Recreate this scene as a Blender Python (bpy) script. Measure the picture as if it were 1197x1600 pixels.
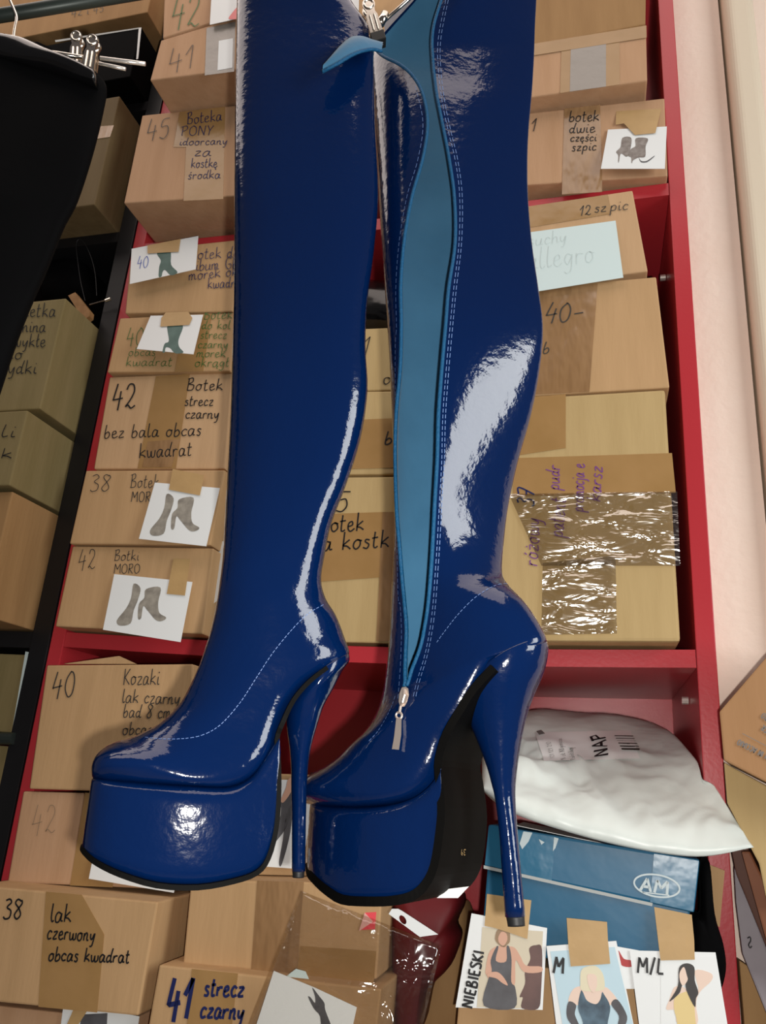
import bpy, bmesh, math, random
from mathutils import Vector as V
from mathutils.bvhtree import BVHTree
random.seed(4)
S = bpy.context.scene
for o in list(bpy.data.objects): bpy.data.objects.remove(o)
COL = S.collection
R = math.radians

# ------------------------------------------------------------------ camera
FPX, PITCH, ROLL, YAW = 1225.13, R(18.848), R(4.288), R(15.73)
CAM = V((0, -1, 1.3))
_h = V((-math.sin(YAW), math.cos(YAW), 0)); _z = V((0, 0, 1)); _r = V((math.cos(YAW), math.sin(YAW), 0))
FW = _h*math.cos(PITCH) + _z*math.sin(PITCH)
UP0 = -_h*math.sin(PITCH) + _z*math.cos(PITCH)
RT = _r*math.cos(ROLL) + UP0*math.sin(ROLL)
UP = -_r*math.sin(ROLL) + UP0*math.cos(ROLL)
RT = _r*math.cos(ROLL) + UP0*math.sin(ROLL)
cd = bpy.data.cameras.new('camera'); cam = bpy.data.objects.new('camera', cd); COL.objects.link(cam)
# image right / image up in world space (the camera is rolled by ROLL)
IR = _r*math.cos(ROLL) + UP0*math.sin(ROLL)
IU = UP0*math.cos(ROLL) - _r*math.sin(ROLL)
IR, IU = _r*math.cos(-ROLL) - UP0*math.sin(-ROLL), UP0*math.cos(-ROLL) + _r*math.sin(-ROLL)
from mathutils import Matrix
cam.matrix_world = Matrix(((IR.x, IU.x, -FW.x, CAM.x), (IR.y, IU.y, -FW.y, CAM.y), (IR.z, IU.z, -FW.z, CAM.z), (0, 0, 0, 1)))
cd.sensor_fit = 'VERTICAL'; cd.sensor_height = 36; cd.sensor_width = 27; cd.lens = FPX/1600*36; cd.clip_start = .01
S.camera = cam

# ------------------------------------------------------------------ light
S.view_settings.view_transform = 'Standard'; S.view_settings.look = 'None'
S.view_settings.gamma = 1; S.view_settings.exposure = 0.12
try: S.view_settings.use_curve_mapping = False
except Exception: pass
w = bpy.data.worlds.new('world'); S.world = w; w.use_nodes = True
w.node_tree.nodes['Background'].inputs[0].default_value = (.55, .5, .5, 1)
w.node_tree.nodes['Background'].inputs[1].default_value = .12

def area(name, loc, target, sx, sy, power, color):
    d = bpy.data.lights.new(name, 'AREA'); d.shape = 'RECTANGLE'; d.size = sx; d.size_y = sy; d.energy = power; d.color = color
    o = bpy.data.objects.new(name, d); COL.objects.link(o); o.location = loc
    o.rotation_euler = (V(target)-V(loc)).to_track_quat('-Z', 'Y').to_euler(); return o
area('ceiling_panel', (-.8, -.72, 3.15), (-.8, -.7, 0), 2.5, 1.25, 19, (1, .86, .78))
area('shop_window', (1.62, -1.08, 1.92), (0, -.42, 1.6), .75, 1.3, 25, (.97, 1, .99))
# the phone's own torch beside its lens: the boots throw their thin shadows up and to the left
pl_ = bpy.data.lights.new('phone_torch', 'POINT'); pl_.energy = 20; pl_.shadow_soft_size = .006; pl_.color = (1, .96, .90)
po_ = bpy.data.objects.new('phone_torch', pl_); COL.objects.link(po_); po_.location = CAM + IR*.022 - IU*.016 - FW*.01

# ------------------------------------------------------------------ helpers
def ray(px, py):
    d = FW*FPX + IR*(px-598.5) - IU*(py-800)
    return d
class Plane:
    def __init__(s, p, n): s.p = V(p); s.n = V(n).normalized()
    def hit(s, px, py, off=0.0):
        d = ray(px, py); t = (s.p + s.n*off - CAM).dot(s.n)/d.dot(s.n); return CAM + d*t
    def pj(s, off=0.0): return lambda x, y: (s.hit(x, y, off), s.n)
def front(Y): return Plane((0, Y, 0), (0, -1, 0))
def facing(dist): return Plane(CAM + _h*dist, -_h)
def tri_plane(a, b, c):
    n = (b-a).cross(c-a).normalized()
    if n.dot(CAM-a) < 0: n = -n
    return Plane(a, n)
def cast(bvh, off=.0005):
    def f(x, y):
        d = ray(x, y).normalized(); h = bvh.ray_cast(CAM, d)
        if h[0] is None: return None, None
        n = h[1] if h[1].dot(d) < 0 else -h[1]
        return h[0] + n*off, n
    return f
ORG = {}
def org(o): return ORG.get(o.name, V((0, 0, 0))) if o else V((0, 0, 0))
def tag(o, label=None, cat=None, group=None, kind=None):
    if label: o['label'] = label
    if cat: o['category'] = cat
    if group: o['group'] = group
    if kind: o['kind'] = kind
    return o
def empty(name, loc, label, cat, group=None):
    o = bpy.data.objects.new(name, None); COL.objects.link(o); o.location = loc; o.empty_display_size = .02
    ORG[o.name] = V(loc); return tag(o, label, cat, group)
def mk(name, verts, faces, mat, parent=None, smooth=False, bevel=0, segs=2, merge=False, recalc=True, smooth_angle=None):
    og = org(parent)
    bm = bmesh.new(); vs = [bm.verts.new(V(v)-og) for v in verts]
    for f in faces:
        try: bm.faces.new([vs[i] for i in f])
        except ValueError: pass
    if merge: bmesh.ops.remove_doubles(bm, verts=bm.verts, dist=1e-5)
    if recalc: bmesh.ops.recalc_face_normals(bm, faces=bm.faces)
    if bevel: bmesh.ops.bevel(bm, geom=list(bm.edges), offset=bevel, segments=segs, affect='EDGES', profile=.6)
    me = bpy.data.meshes.new(name); bm.to_mesh(me); bm.free()
    if smooth:
        for p in me.polygons: p.use_smooth = True
    o = bpy.data.objects.new(name, me); COL.objects.link(o); me.materials.append(mat)
    if parent: o.parent = parent; ORG[o.name] = og
    return o
def bvh_of(o):
    me = o.data; g = org(o.parent) if o.parent else V((0, 0, 0))
    return BVHTree.FromPolygons([v.co + g for v in me.vertices], [tuple(p.vertices) for p in me.polygons])
def bvh_many(objs):
    vs, fs = [], []
    for o in objs:
        g = org(o.parent) if o.parent else V((0, 0, 0)); b = len(vs)
        vs += [v.co + g for v in o.data.vertices]; fs += [tuple(i+b for i in p.vertices) for p in o.data.polygons]
    return BVHTree.FromPolygons(vs, fs)
def cm(pts, n=6, closed=False):
    """Catmull-Rom through points (tuples of any length)"""
    out = []; N = len(pts)
    if N < 3: return [tuple(p) for p in pts]
    rng = range(N if closed else N-1)
    for i in rng:
        if closed: p0, p1, p2, p3 = pts[i-1], pts[i], pts[(i+1) % N], pts[(i+2) % N]
        else: p0, p1, p2, p3 = pts[max(i-1, 0)], pts[i], pts[i+1], pts[min(i+2, N-1)]
        for k in range(n):
            t = k/n
            out.append(tuple(.5*(2*b+(c-a)*t+(2*a-5*b+4*c-d)*t*t+(3*b-a-3*c+d)*t**3) for a, b, c, d in zip(p0, p1, p2, p3)))
    if not closed: out.append(tuple(pts[-1]))
    return out
def tube_geo(pts, r, n=8, cap=True):
    vs, fs = [], []; pts = [V(p) for p in pts]; N = len(pts)
    ref = None
    for i, p in enumerate(pts):
        t = (pts[min(i+1, N-1)]-pts[max(i-1, 0)]).normalized()
        if ref is None: ref = t.orthogonal().normalized()
        ref = (ref - t*ref.dot(t)).normalized(); b = t.cross(ref)
        rr = r[i] if isinstance(r, (list, tuple)) else r
        for k in range(n):
            a = 2*math.pi*k/n; vs.append(p + (ref*math.cos(a)+b*math.sin(a))*rr)
    for i in range(N-1):
        for k in range(n): fs.append((i*n+k, i*n+(k+1) % n, (i+1)*n+(k+1) % n, (i+1)*n+k))
    if cap: fs.append(tuple(range(n-1, -1, -1))); fs.append(tuple((N-1)*n+k for k in range(n)))
    return vs, fs
class MB:
    def __init__(s): s.v = []; s.f = []
    def add(s, vf):
        b = len(s.v); s.v += list(vf[0]); s.f += [tuple(i+b for i in f) for f in vf[1]]; return s
    def tube(s, pts, r, n=8): return s.add(tube_geo(pts, r, n))
    def box(s, c, ax, ay, az):
        c = V(c); ax, ay, az = V(ax), V(ay), V(az)
        vs = [c+ax*i+ay*j+az*k for k in (-1, 1) for j in (-1, 1) for i in (-1, 1)]
        return s.add((vs, [(0, 1, 3, 2), (4, 6, 7, 5), (0, 4, 5, 1), (2, 3, 7, 6), (0, 2, 6, 4), (1, 5, 7, 3)]))
    def aabox(s, a, b): 
        a, b = V(a), V(b); c = (a+b)/2; h = (b-a)/2
        return s.box(c, (h.x, 0, 0), (0, h.y, 0), (0, 0, h.z))
    def build(s, name, mat, parent=None, **k): return mk(name, s.v, s.f, mat, parent, **k)
def prism(name, poly, pj, mat, parent=None, thick=.0004, **k):
    """thin sheet: polygon in picture coordinates, laid on the surface pj"""
    a, b = [], []
    for x, y in poly:
        p, n = pj(x, y)
        if p is None: continue
        a.append(p + n*thick); b.append(p)
    N = len(a)
    fs = [tuple(range(N)), tuple(range(2*N-1, N-1, -1))] + [(i, N+i, N+(i+1) % N, (i+1) % N) for i in range(N)]
    return mk(name, a+b, fs, mat, parent, **k)

# ------------------------------------------------------------------ materials
def mat(name, col, rough=.6, spec=.5, metal=0, coat=0, var=None, scale=8, bump=0, bscale=60, trans=0, alpha=1, stretch=(1, 1, 1), bstretch=(1,1,1), coat_rough=.05, detail=4, sheen=0):
    m = bpy.data.materials.new(name); m.use_nodes = True; nt = m.node_tree; p = nt.nodes['Principled BSDF']
    p.inputs['Base Color'].default_value = (*col, 1); p.inputs['Roughness'].default_value = rough
    p.inputs['Specular IOR Level'].default_value = spec; p.inputs['Metallic'].default_value = metal
    p.inputs['Coat Weight'].default_value = coat; p.inputs['Coat Roughness'].default_value = coat_rough
    p.inputs['Transmission Weight'].default_value = trans; p.inputs['Alpha'].default_value = alpha
    p.inputs['Sheen Weight'].default_value = sheen
    tc = nt.nodes.new('ShaderNodeTexCoord')
    def noise(sc, st, det):
        mp = nt.nodes.new('ShaderNodeMapping'); mp.inputs['Scale'].default_value = st; nt.links.new(tc.outputs['Object'], mp.inputs[0])
        n = nt.nodes.new('ShaderNodeTexNoise'); n.inputs['Scale'].default_value = sc; n.inputs['Detail'].default_value = det
        nt.links.new(mp.outputs[0], n.inputs['Vector']); return n
    if var:
        n = noise(scale, stretch, detail); r = nt.nodes.new('ShaderNodeValToRGB'); nt.links.new(n.outputs['Fac'], r.inputs[0])
        r.color_ramp.elements[0].position = .3; r.color_ramp.elements[1].position = .7
        r.color_ramp.elements[0].color = (*var, 1); r.color_ramp.elements[1].color = (*col, 1)
        nt.links.new(r.outputs[0], p.inputs['Base Color'])
    if bump:
        n = noise(bscale, bstretch, 3); b = nt.nodes.new('ShaderNodeBump'); b.inputs['Strength'].default_value = bump; b.inputs['Distance'].default_value = .01
        nt.links.new(n.outputs['Fac'], b.inputs['Height']); nt.links.new(b.outputs[0], p.inputs['Normal'])
        if coat: nt.links.new(b.outputs[0], p.inputs['Coat Normal'])
    return m
def clear(name, gloss=.35, bump=.5, bscale=30, tint=(.95, .93, .88), rough=.08, bstretch=(1, 1, 1)):
    m = bpy.data.materials.new(name); m.use_nodes = True; nt = m.node_tree; nt.nodes.clear()
    out = nt.nodes.new('ShaderNodeOutputMaterial'); mx = nt.nodes.new('ShaderNodeMixShader')
    t = nt.nodes.new('ShaderNodeBsdfTransparent'); t.inputs[0].default_value = (*tint, 1)
    g = nt.nodes.new('ShaderNodeBsdfGlossy'); g.inputs['Roughness'].default_value = rough
    tc = nt.nodes.new('ShaderNodeTexCoord'); mp = nt.nodes.new('ShaderNodeMapping'); mp.inputs['Scale'].default_value = bstretch
    n = nt.nodes.new('ShaderNodeTexNoise'); n.inputs['Scale'].default_value = bscale; n.inputs['Detail'].default_value = 3; n.inputs['Distortion'].default_value = .6
    b = nt.nodes.new('ShaderNodeBump'); b.inputs['Strength'].default_value = bump; b.inputs['Distance'].default_value = .02
    nt.links.new(tc.outputs['Object'], mp.inputs[0]); nt.links.new(mp.outputs[0], n.inputs['Vector'])
    nt.links.new(n.outputs['Fac'], b.inputs['Height']); nt.links.new(b.outputs[0], g.inputs['Normal'])
    mx.inputs[0].default_value = gloss; nt.links.new(t.outputs[0], mx.inputs[1]); nt.links.new(g.outputs[0], mx.inputs[2]); nt.links.new(mx.outputs[0], out.inputs[0])
    return m
def card(name, c, d): return mat(name, c, .75, .25, var=d, scale=6, stretch=(6, 6, .7), bump=.06, bscale=150, bstretch=(1, 1, .15))
CARD = {'tan': card('tan cardboard', (.52, .325, .165), (.46, .285, .14)),
        'pink': card('pinkish cardboard', (.52, .315, .185), (.46, .27, .15)),
        'light': card('light cardboard', (.56, .36, .20), (.50, .315, .17)),
        'yellow': card('yellowish cardboard', (.49, .35, .165), (.43, .30, .135)),
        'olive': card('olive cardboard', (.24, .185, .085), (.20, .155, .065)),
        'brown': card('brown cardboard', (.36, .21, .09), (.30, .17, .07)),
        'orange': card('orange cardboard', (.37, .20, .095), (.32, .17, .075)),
        'dim': card('dark olive brown cardboard', (.15, .105, .05), (.12, .08, .035))}  # the shade over one box is put into this darker cardboard colour
M = {}
M['tape'] = mat('brown packing tape', (.37, .215, .085), .22, .5, var=(.33, .19, .07), scale=20, bump=.25, bscale=14)
M['tape_shiny'] = mat('wrinkled brown packing tape', (.35, .205, .10), .2, .7, var=(.27, .15, .065), scale=9, bump=1.0, bscale=26, bstretch=(1, 1, .35))
M['tape_lilac'] = mat('grey tape', (.28, .25, .22), .25, .5, bump=.2, bscale=30)
M['masking'] = mat('tan paper tape', (.50, .32, .14), .5, .3, var=(.44, .28, .12), scale=30, bump=.1, bscale=40)
M['clear_tape'] = clear('clear packing tape', .2, .5, 19, (.96, .94, .90), .16, (1, 1, 2.6))
M['film'] = clear('clear plastic film', .11, .7, 22, (.93, .91, .88), .07)
M['paper'] = mat('white paper', (.78, .80, .80), .6, .3, bump=.05, bscale=12)
M['paper_blue'] = mat('pale blue paper', (.62, .74, .74), .55, .3)
M['red'] = mat('red laminate', (.46, .03, .04), .32, .5, var=(.43, .027, .037), scale=3, bump=.02, bscale=200)
M['dark_red'] = mat('dark red board', (.10, .005, .007), .7, .15)
M['black_wood'] = mat('black laminate', (.006, .006, .007), .45, .4)
M['wall'] = mat('pinkish white plaster', (.80, .66, .57), .8, .3, var=(.76, .60, .50), scale=5, bump=.15, bscale=70)
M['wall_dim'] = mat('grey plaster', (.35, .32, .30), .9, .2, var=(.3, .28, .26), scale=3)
M['floor'] = mat('grey floor tile', (.22, .2, .19), .5, .4, var=(.18, .17, .16), scale=2)
M['column'] = mat('beige painted trim', (.68, .58, .45), .6, .35, bump=.04, bscale=120)
M['blue'] = mat('blue patent leather', (.0006, .0105, .058), .10, .5, coat=.25, coat_rough=.05, bump=.05, bscale=120, var=(.0005, .0088, .050), scale=3)
M['lining'] = mat('light blue lining', (.044, .15, .265), .8, .2, var=(.032, .12, .22), scale=14, bump=.08, bscale=60, sheen=.2)
M['zip'] = mat('bright blue zip tape', (.003, .075, .18), .6, .3, bump=.3, bscale=500)
M['thread'] = mat('pale blue thread', (.14, .23, .46), .5, .4)
M['sole'] = mat('black outsole', (.0022, .0021, .002), .6, .06)
M['cap'] = mat('black rubber cap', (.012, .012, .013), .5, .4)
M['gold'] = mat('gold stamp', (.75, .55, .25), .4, .5, metal=.6)
M['pull'] = mat('brushed nickel', (.72, .62, .55), .42, .5, metal=.8)
M['metal'] = mat('polished nickel', (.80, .74, .66), .16, .5, metal=1)
M['white_bar'] = mat('pale metal bar', (.85, .80, .74), .25, .5, metal=.7)
M['rubber'] = mat('black rubber', (.008, .008, .008), .5, .4)
M['black_patent'] = mat('black patent fabric', (.004, .004, .0045), .16, .5, coat=.3, bump=.2, bscale=16)
M['black_cloth'] = mat('black fabric', (.0015, .0015, .0018), .8, .05, bump=.1, bscale=20)
M['rail'] = mat('dark green grey pipe', (.035, .045, .04), .4, .5, metal=.3, var=(.02, .028, .025), scale=12)
M['am_blue'] = mat('glossy blue carton', (.013, .11, .21), .42, .35, var=(.014, .115, .22), scale=7, bump=.06, bscale=25)
M['am_tape'] = mat('blue carton seen through tape', (.022, .135, .24), .3, .4, bump=.12, bscale=30)
M['am_grey'] = mat('light grey print', (.48, .56, .58), .4, .4)
M['am_edge'] = mat('worn white carton edge', (.42, .44, .43), .6, .3)
M['poly'] = mat('white mailer film', (.71, .76, .725), .36, .4, bump=.5, bscale=13, var=(.67, .72, .69), scale=4)
M['label'] = mat('white label paper', (.82, .81, .80), .6, .3)
M['ink'] = mat('black ink', (.012, .012, .014), .5, .3)
M['ink_soft'] = mat('thin black pen', (.05, .045, .04), .5, .3)
M['pencil'] = mat('pale pencil', (.24, .17, .11), .6, .3)
M['faint'] = mat('faint pencil', (.50, .58, .58), .6, .3)
M['navy'] = mat('navy ink', (.012, .018, .09), .5, .3)
M['blue_ink'] = mat('blue ink', (.03, .08, .42), .5, .3)
M['green'] = mat('green ink', (.06, .14, .035), .5, .3)
M['purple'] = mat('purple ink', (.18, .06, .22), .5, .3)
M['grey_print'] = mat('grey printed ink', (.16, .15, .145), .6, .3)
def pm(name, c, v=None, s=40): 
    M[name] = mat(name.replace('_', ' '), c, .55, .3, var=v, scale=s); return M[name]
pm('print_green', (.05, .10, .085), (.10, .17, .15)); pm('print_camo', (.20, .18, .155), (.36, .33, .28), 90); pm('print_taupe', (.16, .13, .115), (.30, .27, .25), 120)
pm('print_skin', (.62, .36, .26)); pm('print_pale_skin', (.78, .60, .50)); pm('print_dark', (.07, .065, .07), (.12, .12, .13)); pm('print_beige', (.62, .55, .42))
pm('print_figure', (.11, .065, .06), (.16, .09, .08)); pm('print_sky', (.50, .66, .74)); pm('print_blond', (.72, .66, .48)); pm('print_hair', (.05, .045, .045))
pm('print_yellow', (.72, .56, .26)); pm('print_black_blue', (.035, .05, .07), (.11, .18, .24), 60); pm('print_red', (.42, .05, .05)); pm('print_brown_hair', (.30, .20, .12))
pm('print_pink', (.75, .22, .22)); pm('pink_sticker', (.80, .08, .10)); pm('pale_pink', (.78, .42, .38)); pm('torn_red', (.13, .007, .010), (.10, .006, .008), 5)
pm('leather_brown', (.10, .035, .018), (.07, .022, .012), 9); pm('grey_board', (.28, .25, .27), (.22, .19, .21), 14); pm('clamp_wood', (.32, .17, .07), (.22, .11, .04), 60)

# ------------------------------------------------------------------ handwriting: a little pen-stroke alphabet
GL = {
'0': (.55, [[(.3, 1), (.08, .7), (.05, .3), (.2, 0), (.42, .15), (.5, .6), (.4, .92), (.25, 1)]]),
'1': (.4, [[(.05, .6), (.33, 1)], [(.33, 1), (.22, 0)]]),
'2': (.6, [[(.1, .75), (.2, .97), (.42, .95), (.46, .7), (.28, .35), (.08, .06), (.2, .14), (.38, .02), (.56, .12)]]),
'3': (.52, [[(.08, .92), (.3, 1), (.42, .82), (.2, .58), (.42, .4), (.38, .08), (.15, 0), (.02, .12)]]),
'4': (.55, [[(.2, 1), (.04, .38), (.06, .34), (.5, .42)], [(.4, .7), (.3, -.08)]]),
'5': (.55, [[(.5, 1), (.18, .95), (.12, .6), (.38, .62), (.45, .3), (.28, .02), (.05, .08)]]),
'7': (.5, [[(.05, .95), (.48, .98), (.2, 0)], [(.12, .5), (.42, .52)]]),
'8': (.52, [[(.4, .88), (.2, 1), (.08, .8), (.3, .52), (.42, .2), (.22, 0), (.05, .18), (.25, .5), (.45, .8), (.38, .95)]]),
'9': (.5, [[(.4, .85), (.2, 1), (.06, .75), (.22, .55), (.42, .8), (.3, 0)]]),
'a': (.52, [[(.4, .46), (.2, .52), (.05, .3), (.08, .04), (.25, .04), (.4, .4)], [(.41, .5), (.38, .1), (.52, .06)]]),
'b': (.46, [[(.12, 1), (.06, .4), (.08, .02), (.3, .04), (.4, .3), (.26, .48), (.08, .3)]]),
'c': (.42, [[(.4, .42), (.22, .52), (.05, .28), (.15, .02), (.4, .1)]]),
'd': (.5, [[(.36, .42), (.18, .5), (.04, .25), (.14, .02), (.34, .2)], [(.46, 1), (.36, .4), (.38, .05), (.5, .08)]]),
'e': (.44, [[(.06, .24), (.32, .34), (.28, .52), (.1, .44), (.06, .12), (.22, 0), (.44, .14)]]),
'g': (.48, [[(.38, .46), (.18, .5), (.06, .25), (.2, .06), (.38, .4)], [(.4, .5), (.34, -.2), (.15, -.38), (.05, -.25)]]),
'h': (.48, [[(.1, 1), (.05, 0)], [(.06, .3), (.24, .5), (.36, .4), (.35, .06), (.48, .06)]]),
'i': (.24, [[(.1, .5), (.08, .08), (.24, .06)], [(.14, .74), (.16, .8)]]),
'j': (.24, [[(.14, .5), (.1, -.2), (-.05, -.35)], [(.16, .74), (.18, .8)]]),
'k': (.48, [[(.1, 1), (.06, 0)], [(.4, .55), (.08, .26), (.28, .2), (.46, .02)]]),
'l': (.26, [[(.12, 1), (.06, .3), (.12, .02), (.26, .1)]]),
'm': (.7, [[(.05, .5), (.04, 0)], [(.05, .35), (.2, .52), (.28, .4), (.27, 0)], [(.28, .35), (.44, .52), (.52, .4), (.52, .06), (.68, .06)]]),
'n': (.5, [[(.06, .5), (.04, 0)], [(.05, .3), (.22, .5), (.34, .42), (.33, .06), (.48, .06)]]),
'o': (.48, [[(.26, .52), (.08, .4), (.06, .12), (.22, 0), (.4, .18), (.36, .45), (.22, .5), (.46, .44)]]),
'p': (.48, [[(.1, .5), (.04, -.4)], [(.08, .3), (.24, .52), (.4, .4), (.34, .08), (.1, .06)]]),
'r': (.38, [[(.06, .5), (.05, 0)], [(.06, .3), (.18, .48), (.36, .46)]]),
's': (.38, [[(.34, .46), (.16, .52), (.1, .36), (.3, .2), (.22, .0), (.02, .06)]]),
't': (.36, [[(.16, .9), (.1, .15), (.18, 0), (.32, .08)], [(0, .56), (.32, .6)]]),
'u': (.5, [[(.05, .5), (.06, .1), (.2, 0), (.36, .2), (.38, .5)], [(.38, .5), (.36, .08), (.5, .06)]]),
'v': (.44, [[(.04, .5), (.16, .02), (.36, .5), (.46, .44)]]),
'w': (.64, [[(.04, .5), (.1, .04), (.28, .1), (.32, .45), (.36, .06), (.54, .1), (.58, .5)]]),
'y': (.46, [[(.05, .5), (.08, .18), (.22, .1), (.38, .48)], [(.4, .52), (.28, -.25), (.08, -.35)]]),
'z': (.42, [[(.05, .48), (.36, .5), (.06, .04), (.4, .06)]]),
'B': (.58, [[(.12, .95), (.08, 0)], [(.02, .92), (.36, 1), (.4, .72), (.14, .52), (.48, .42), (.42, .06), (.04, 0)]]),
'P': (.52, [[(.1, .95), (.08, 0)], [(.0, .9), (.38, 1), (.42, .65), (.12, .45)]]),
'O': (.62, [[(.3, 1), (.08, .75), (.08, .2), (.3, 0), (.54, .25), (.52, .8), (.28, 1)]]),
'N': (.62, [[(.08, 0), (.1, 1)], [(.1, 1), (.5, 0)], [(.5, 0), (.54, 1)]]),
'Y': (.5, [[(.05, 1), (.22, .5)], [(.46, 1), (.22, .5), (.18, 0)]]),
'M': (.75, [[(.06, 0), (.12, 1)], [(.12, 1), (.36, .4)], [(.36, .4), (.62, 1)], [(.62, 1), (.68, 0)]]),
'R': (.56, [[(.1, .95), (.08, 0)], [(.02, .94), (.4, .96), (.4, .6), (.12, .48)], [(.14, .48), (.5, 0)]]),
'K': (.54, [[(.1, 1), (.08, 0)], [(.5, 1), (.1, .45)], [(.12, .46), (.52, .02)]]),
'I': (.24, [[(.12, 1), (.12, 0)]]),
'E': (.5, [[(.1, 1), (.08, 0)], [(.08, .98), (.46, 1)], [(.08, .5), (.4, .52)], [(.08, .02), (.46, .02)]]),
'S': (.5, [[(.46, .9), (.24, 1), (.08, .78), (.4, .4), (.36, .06), (.04, .06)]]),
'A': (.62, [[(.04, 0), (.3, 1)], [(.3, 1), (.56, 0)], [(.14, .35), (.46, .35)]]),
'F': (.48, [[(.1, 1), (.08, 0)], [(.08, .98), (.44, 1)], [(.08, .52), (.38, .54)]]),
'L': (.48, [[(.1, 1), (.08, .03)], [(.08, .03), (.46, .03)]]),
'C': (.56, [[(.5, .85), (.3, 1), (.08, .7), (.1, .25), (.3, 0), (.52, .15)]]),
'G': (.58, [[(.5, .85), (.3, 1), (.08, .7), (.1, .25), (.3, 0), (.5, .1), (.5, .42), (.3, .42)]]),
'/': (.42, [[(.08, -.1), (.34, 1.05)]]), '-': (.4, [[(.04, .36), (.36, .46)]]), ',': (.2, [[(.1, .05), (.05, -.12)]]),
' ': (.36, [])}
EXT = {'ł': 'l', 'ę': 'e', 'ś': 's', 'ć': 'c', 'ż': 'z', 'ó': 'o', 'ą': 'a'}
MARK = {'ł': [(.0, .45), (.24, .62)], 'ę': [(.3, .02), (.24, -.18), (.36, -.2)], 'ą': [(.44, .04), (.38, -.16), (.5, -.18)], 'ś': [(.2, .68), (.3, .82)], 'ć': [(.22, .68), (.32, .82)], 'ó': [(.22, .68), (.32, .82)], 'ż': [(.2, .68), (.22, .74)]}
def ribbon(mb, pts, nrm, wd):
    N = len(pts)
    if N < 2: return
    a, b = [], []
    for i in range(N):
        t = (pts[min(i+1, N-1)]-pts[max(i-1, 0)])
        if t.length < 1e-7: t = V((1, 0, 0))
        s = t.normalized().cross(nrm[i]).normalized()*wd/2
        a.append(pts[i]+s); b.append(pts[i]-s)
    mb.add((a+b, [(i, i+1, N+i+1, N+i) for i in range(N-1)]))
def write(mb, text, x, y, h, pj, wd, wid=None, ang=0.0, slant=.12, print_=False, jit=.02):
    """lay the text's pen strokes: baseline starts at picture point (x,y), cap height h, total width wid (all in px)"""
    tot = sum(GL[EXT.get(c, c)][0] for c in text) + .06*len(text)
    sx = (wid/(tot*h)) if wid else 1.0
    if print_: slant = 0
    ca, sa = math.cos(ang), math.sin(ang); cx = 0
    for c in text:
        g, strokes = GL[EXT.get(c, c)]
        strokes = list(strokes) + ([MARK[c]] if c in MARK else [])
        for st in strokes:
            q = [(a+random.uniform(-jit, jit), b+random.uniform(-jit, jit)) for a, b in st]
            q = cm(q, 5) if len(q) > 2 and not print_ else q
            P, Nn = [], []
            for a, b in q:
                u = (cx + a + slant*b)*h*sx; v = b*h
                p, n = pj(x + u*ca + v*sa, y + u*sa - v*ca)
                if p is None: continue
                P.append(p); Nn.append(n)
            ribbon(mb, P, Nn, wd)
        cx += g + .06

# ------------------------------------------------------------------ setting
XL, XR = -.777, .141           # outer sides of the red bookcase, front at y = 0
def st(name, mb, m, **k): return tag(mb.build(name, m, **k), kind='structure')
st('floor', MB().aabox((-3, -3.0, -.02), (1.5, .5, 0)), M['floor'])
st('wall_back', MB().aabox((-3, .42, 0), (.1425, .47, 3.2)), M['wall_dim'])
pe = front(.03).hit(1140, 200).x
st('wall_right', MB().aabox((XR+.002, .03, 0), (pe, .47, 3.2)), M['wall'])
# rounded beige pilaster beside the wall, and the wall going on past it
prof = [(pe+.004, .10)] + [(pe+.004+.014*(1-math.cos(a)), .018-.014*math.sin(a)) for a in [R(k*15) for k in range(7)]] + [(pe+.034+.014*math.sin(a), .004+.014*(1-math.cos(a))) for a in [R(k*15) for k in range(7)]] + [(pe+.048, .10)]
vs = [(x, y, 0) for x, y in prof] + [(x, y, 3.2) for x, y in prof]; n = len(prof)
tag(mk('trim_1', vs, [(i, (i+1) % n, n+(i+1) % n, n+i) for i in range(n)] + [tuple(range(n)), tuple(range(n, 2*n))], M['column'], smooth=False), kind='structure')
st('wall_far_right', MB().aabox((pe, .06, 0), (1.5, .47, 3.2)), M['wall'])

# ------------------------------------------------------------------ the red bookcase and the black bookcase
PT, DP = .0225, .34
SH = [.775, 1.4525, 2.143]     # undersides of the shelves
rb = empty('bookcase', ((XL+XR)/2, .17, 0), 'red laminate bookcase packed with cardboard shoe boxes', 'bookcase')
for x in (XL, XR-PT): MB().aabox((x, 0, 0), (x+PT, DP, 3.0)).build('side_panel', M['red'], rb, bevel=.0012)
for k, z in enumerate(SH):
    vs, fs = [], []; NX = 14
    for i in range(NX+1):
        u = i/NX; x = XL+PT+.0005+(XR-XL-2*PT-.001)*u; sag = (.008*math.sin(math.pi*u) if k == 1 else .004*math.sin(math.pi*u))
        for (yy, zz) in ((.001, 0), (.001, .0215), (DP-.006, .0215), (DP-.006, 0)): vs.append((x, yy, z-sag+zz))
    for i in range(NX):
        for j in range(4): fs.append((i*4+j, i*4+(j+1) % 4, (i+1)*4+(j+1) % 4, (i+1)*4+j))
    fs += [(0, 1, 2, 3), tuple(NX*4+j for j in (3, 2, 1, 0))]
    mk('shelf_board', vs, fs, M['red'], rb)
MB().aabox((XL+PT, DP-.005, .05), (XR-PT, DP, 3.0)).build('back_panel', M['red'], rb)
for z in (1.425, 2.07):
    MB().tube([(XR-PT-.001, .1, z), (XR-PT-.009, .1, z)], .005, 10).build('shelf_peg', M['white_bar'], rb)

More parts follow.
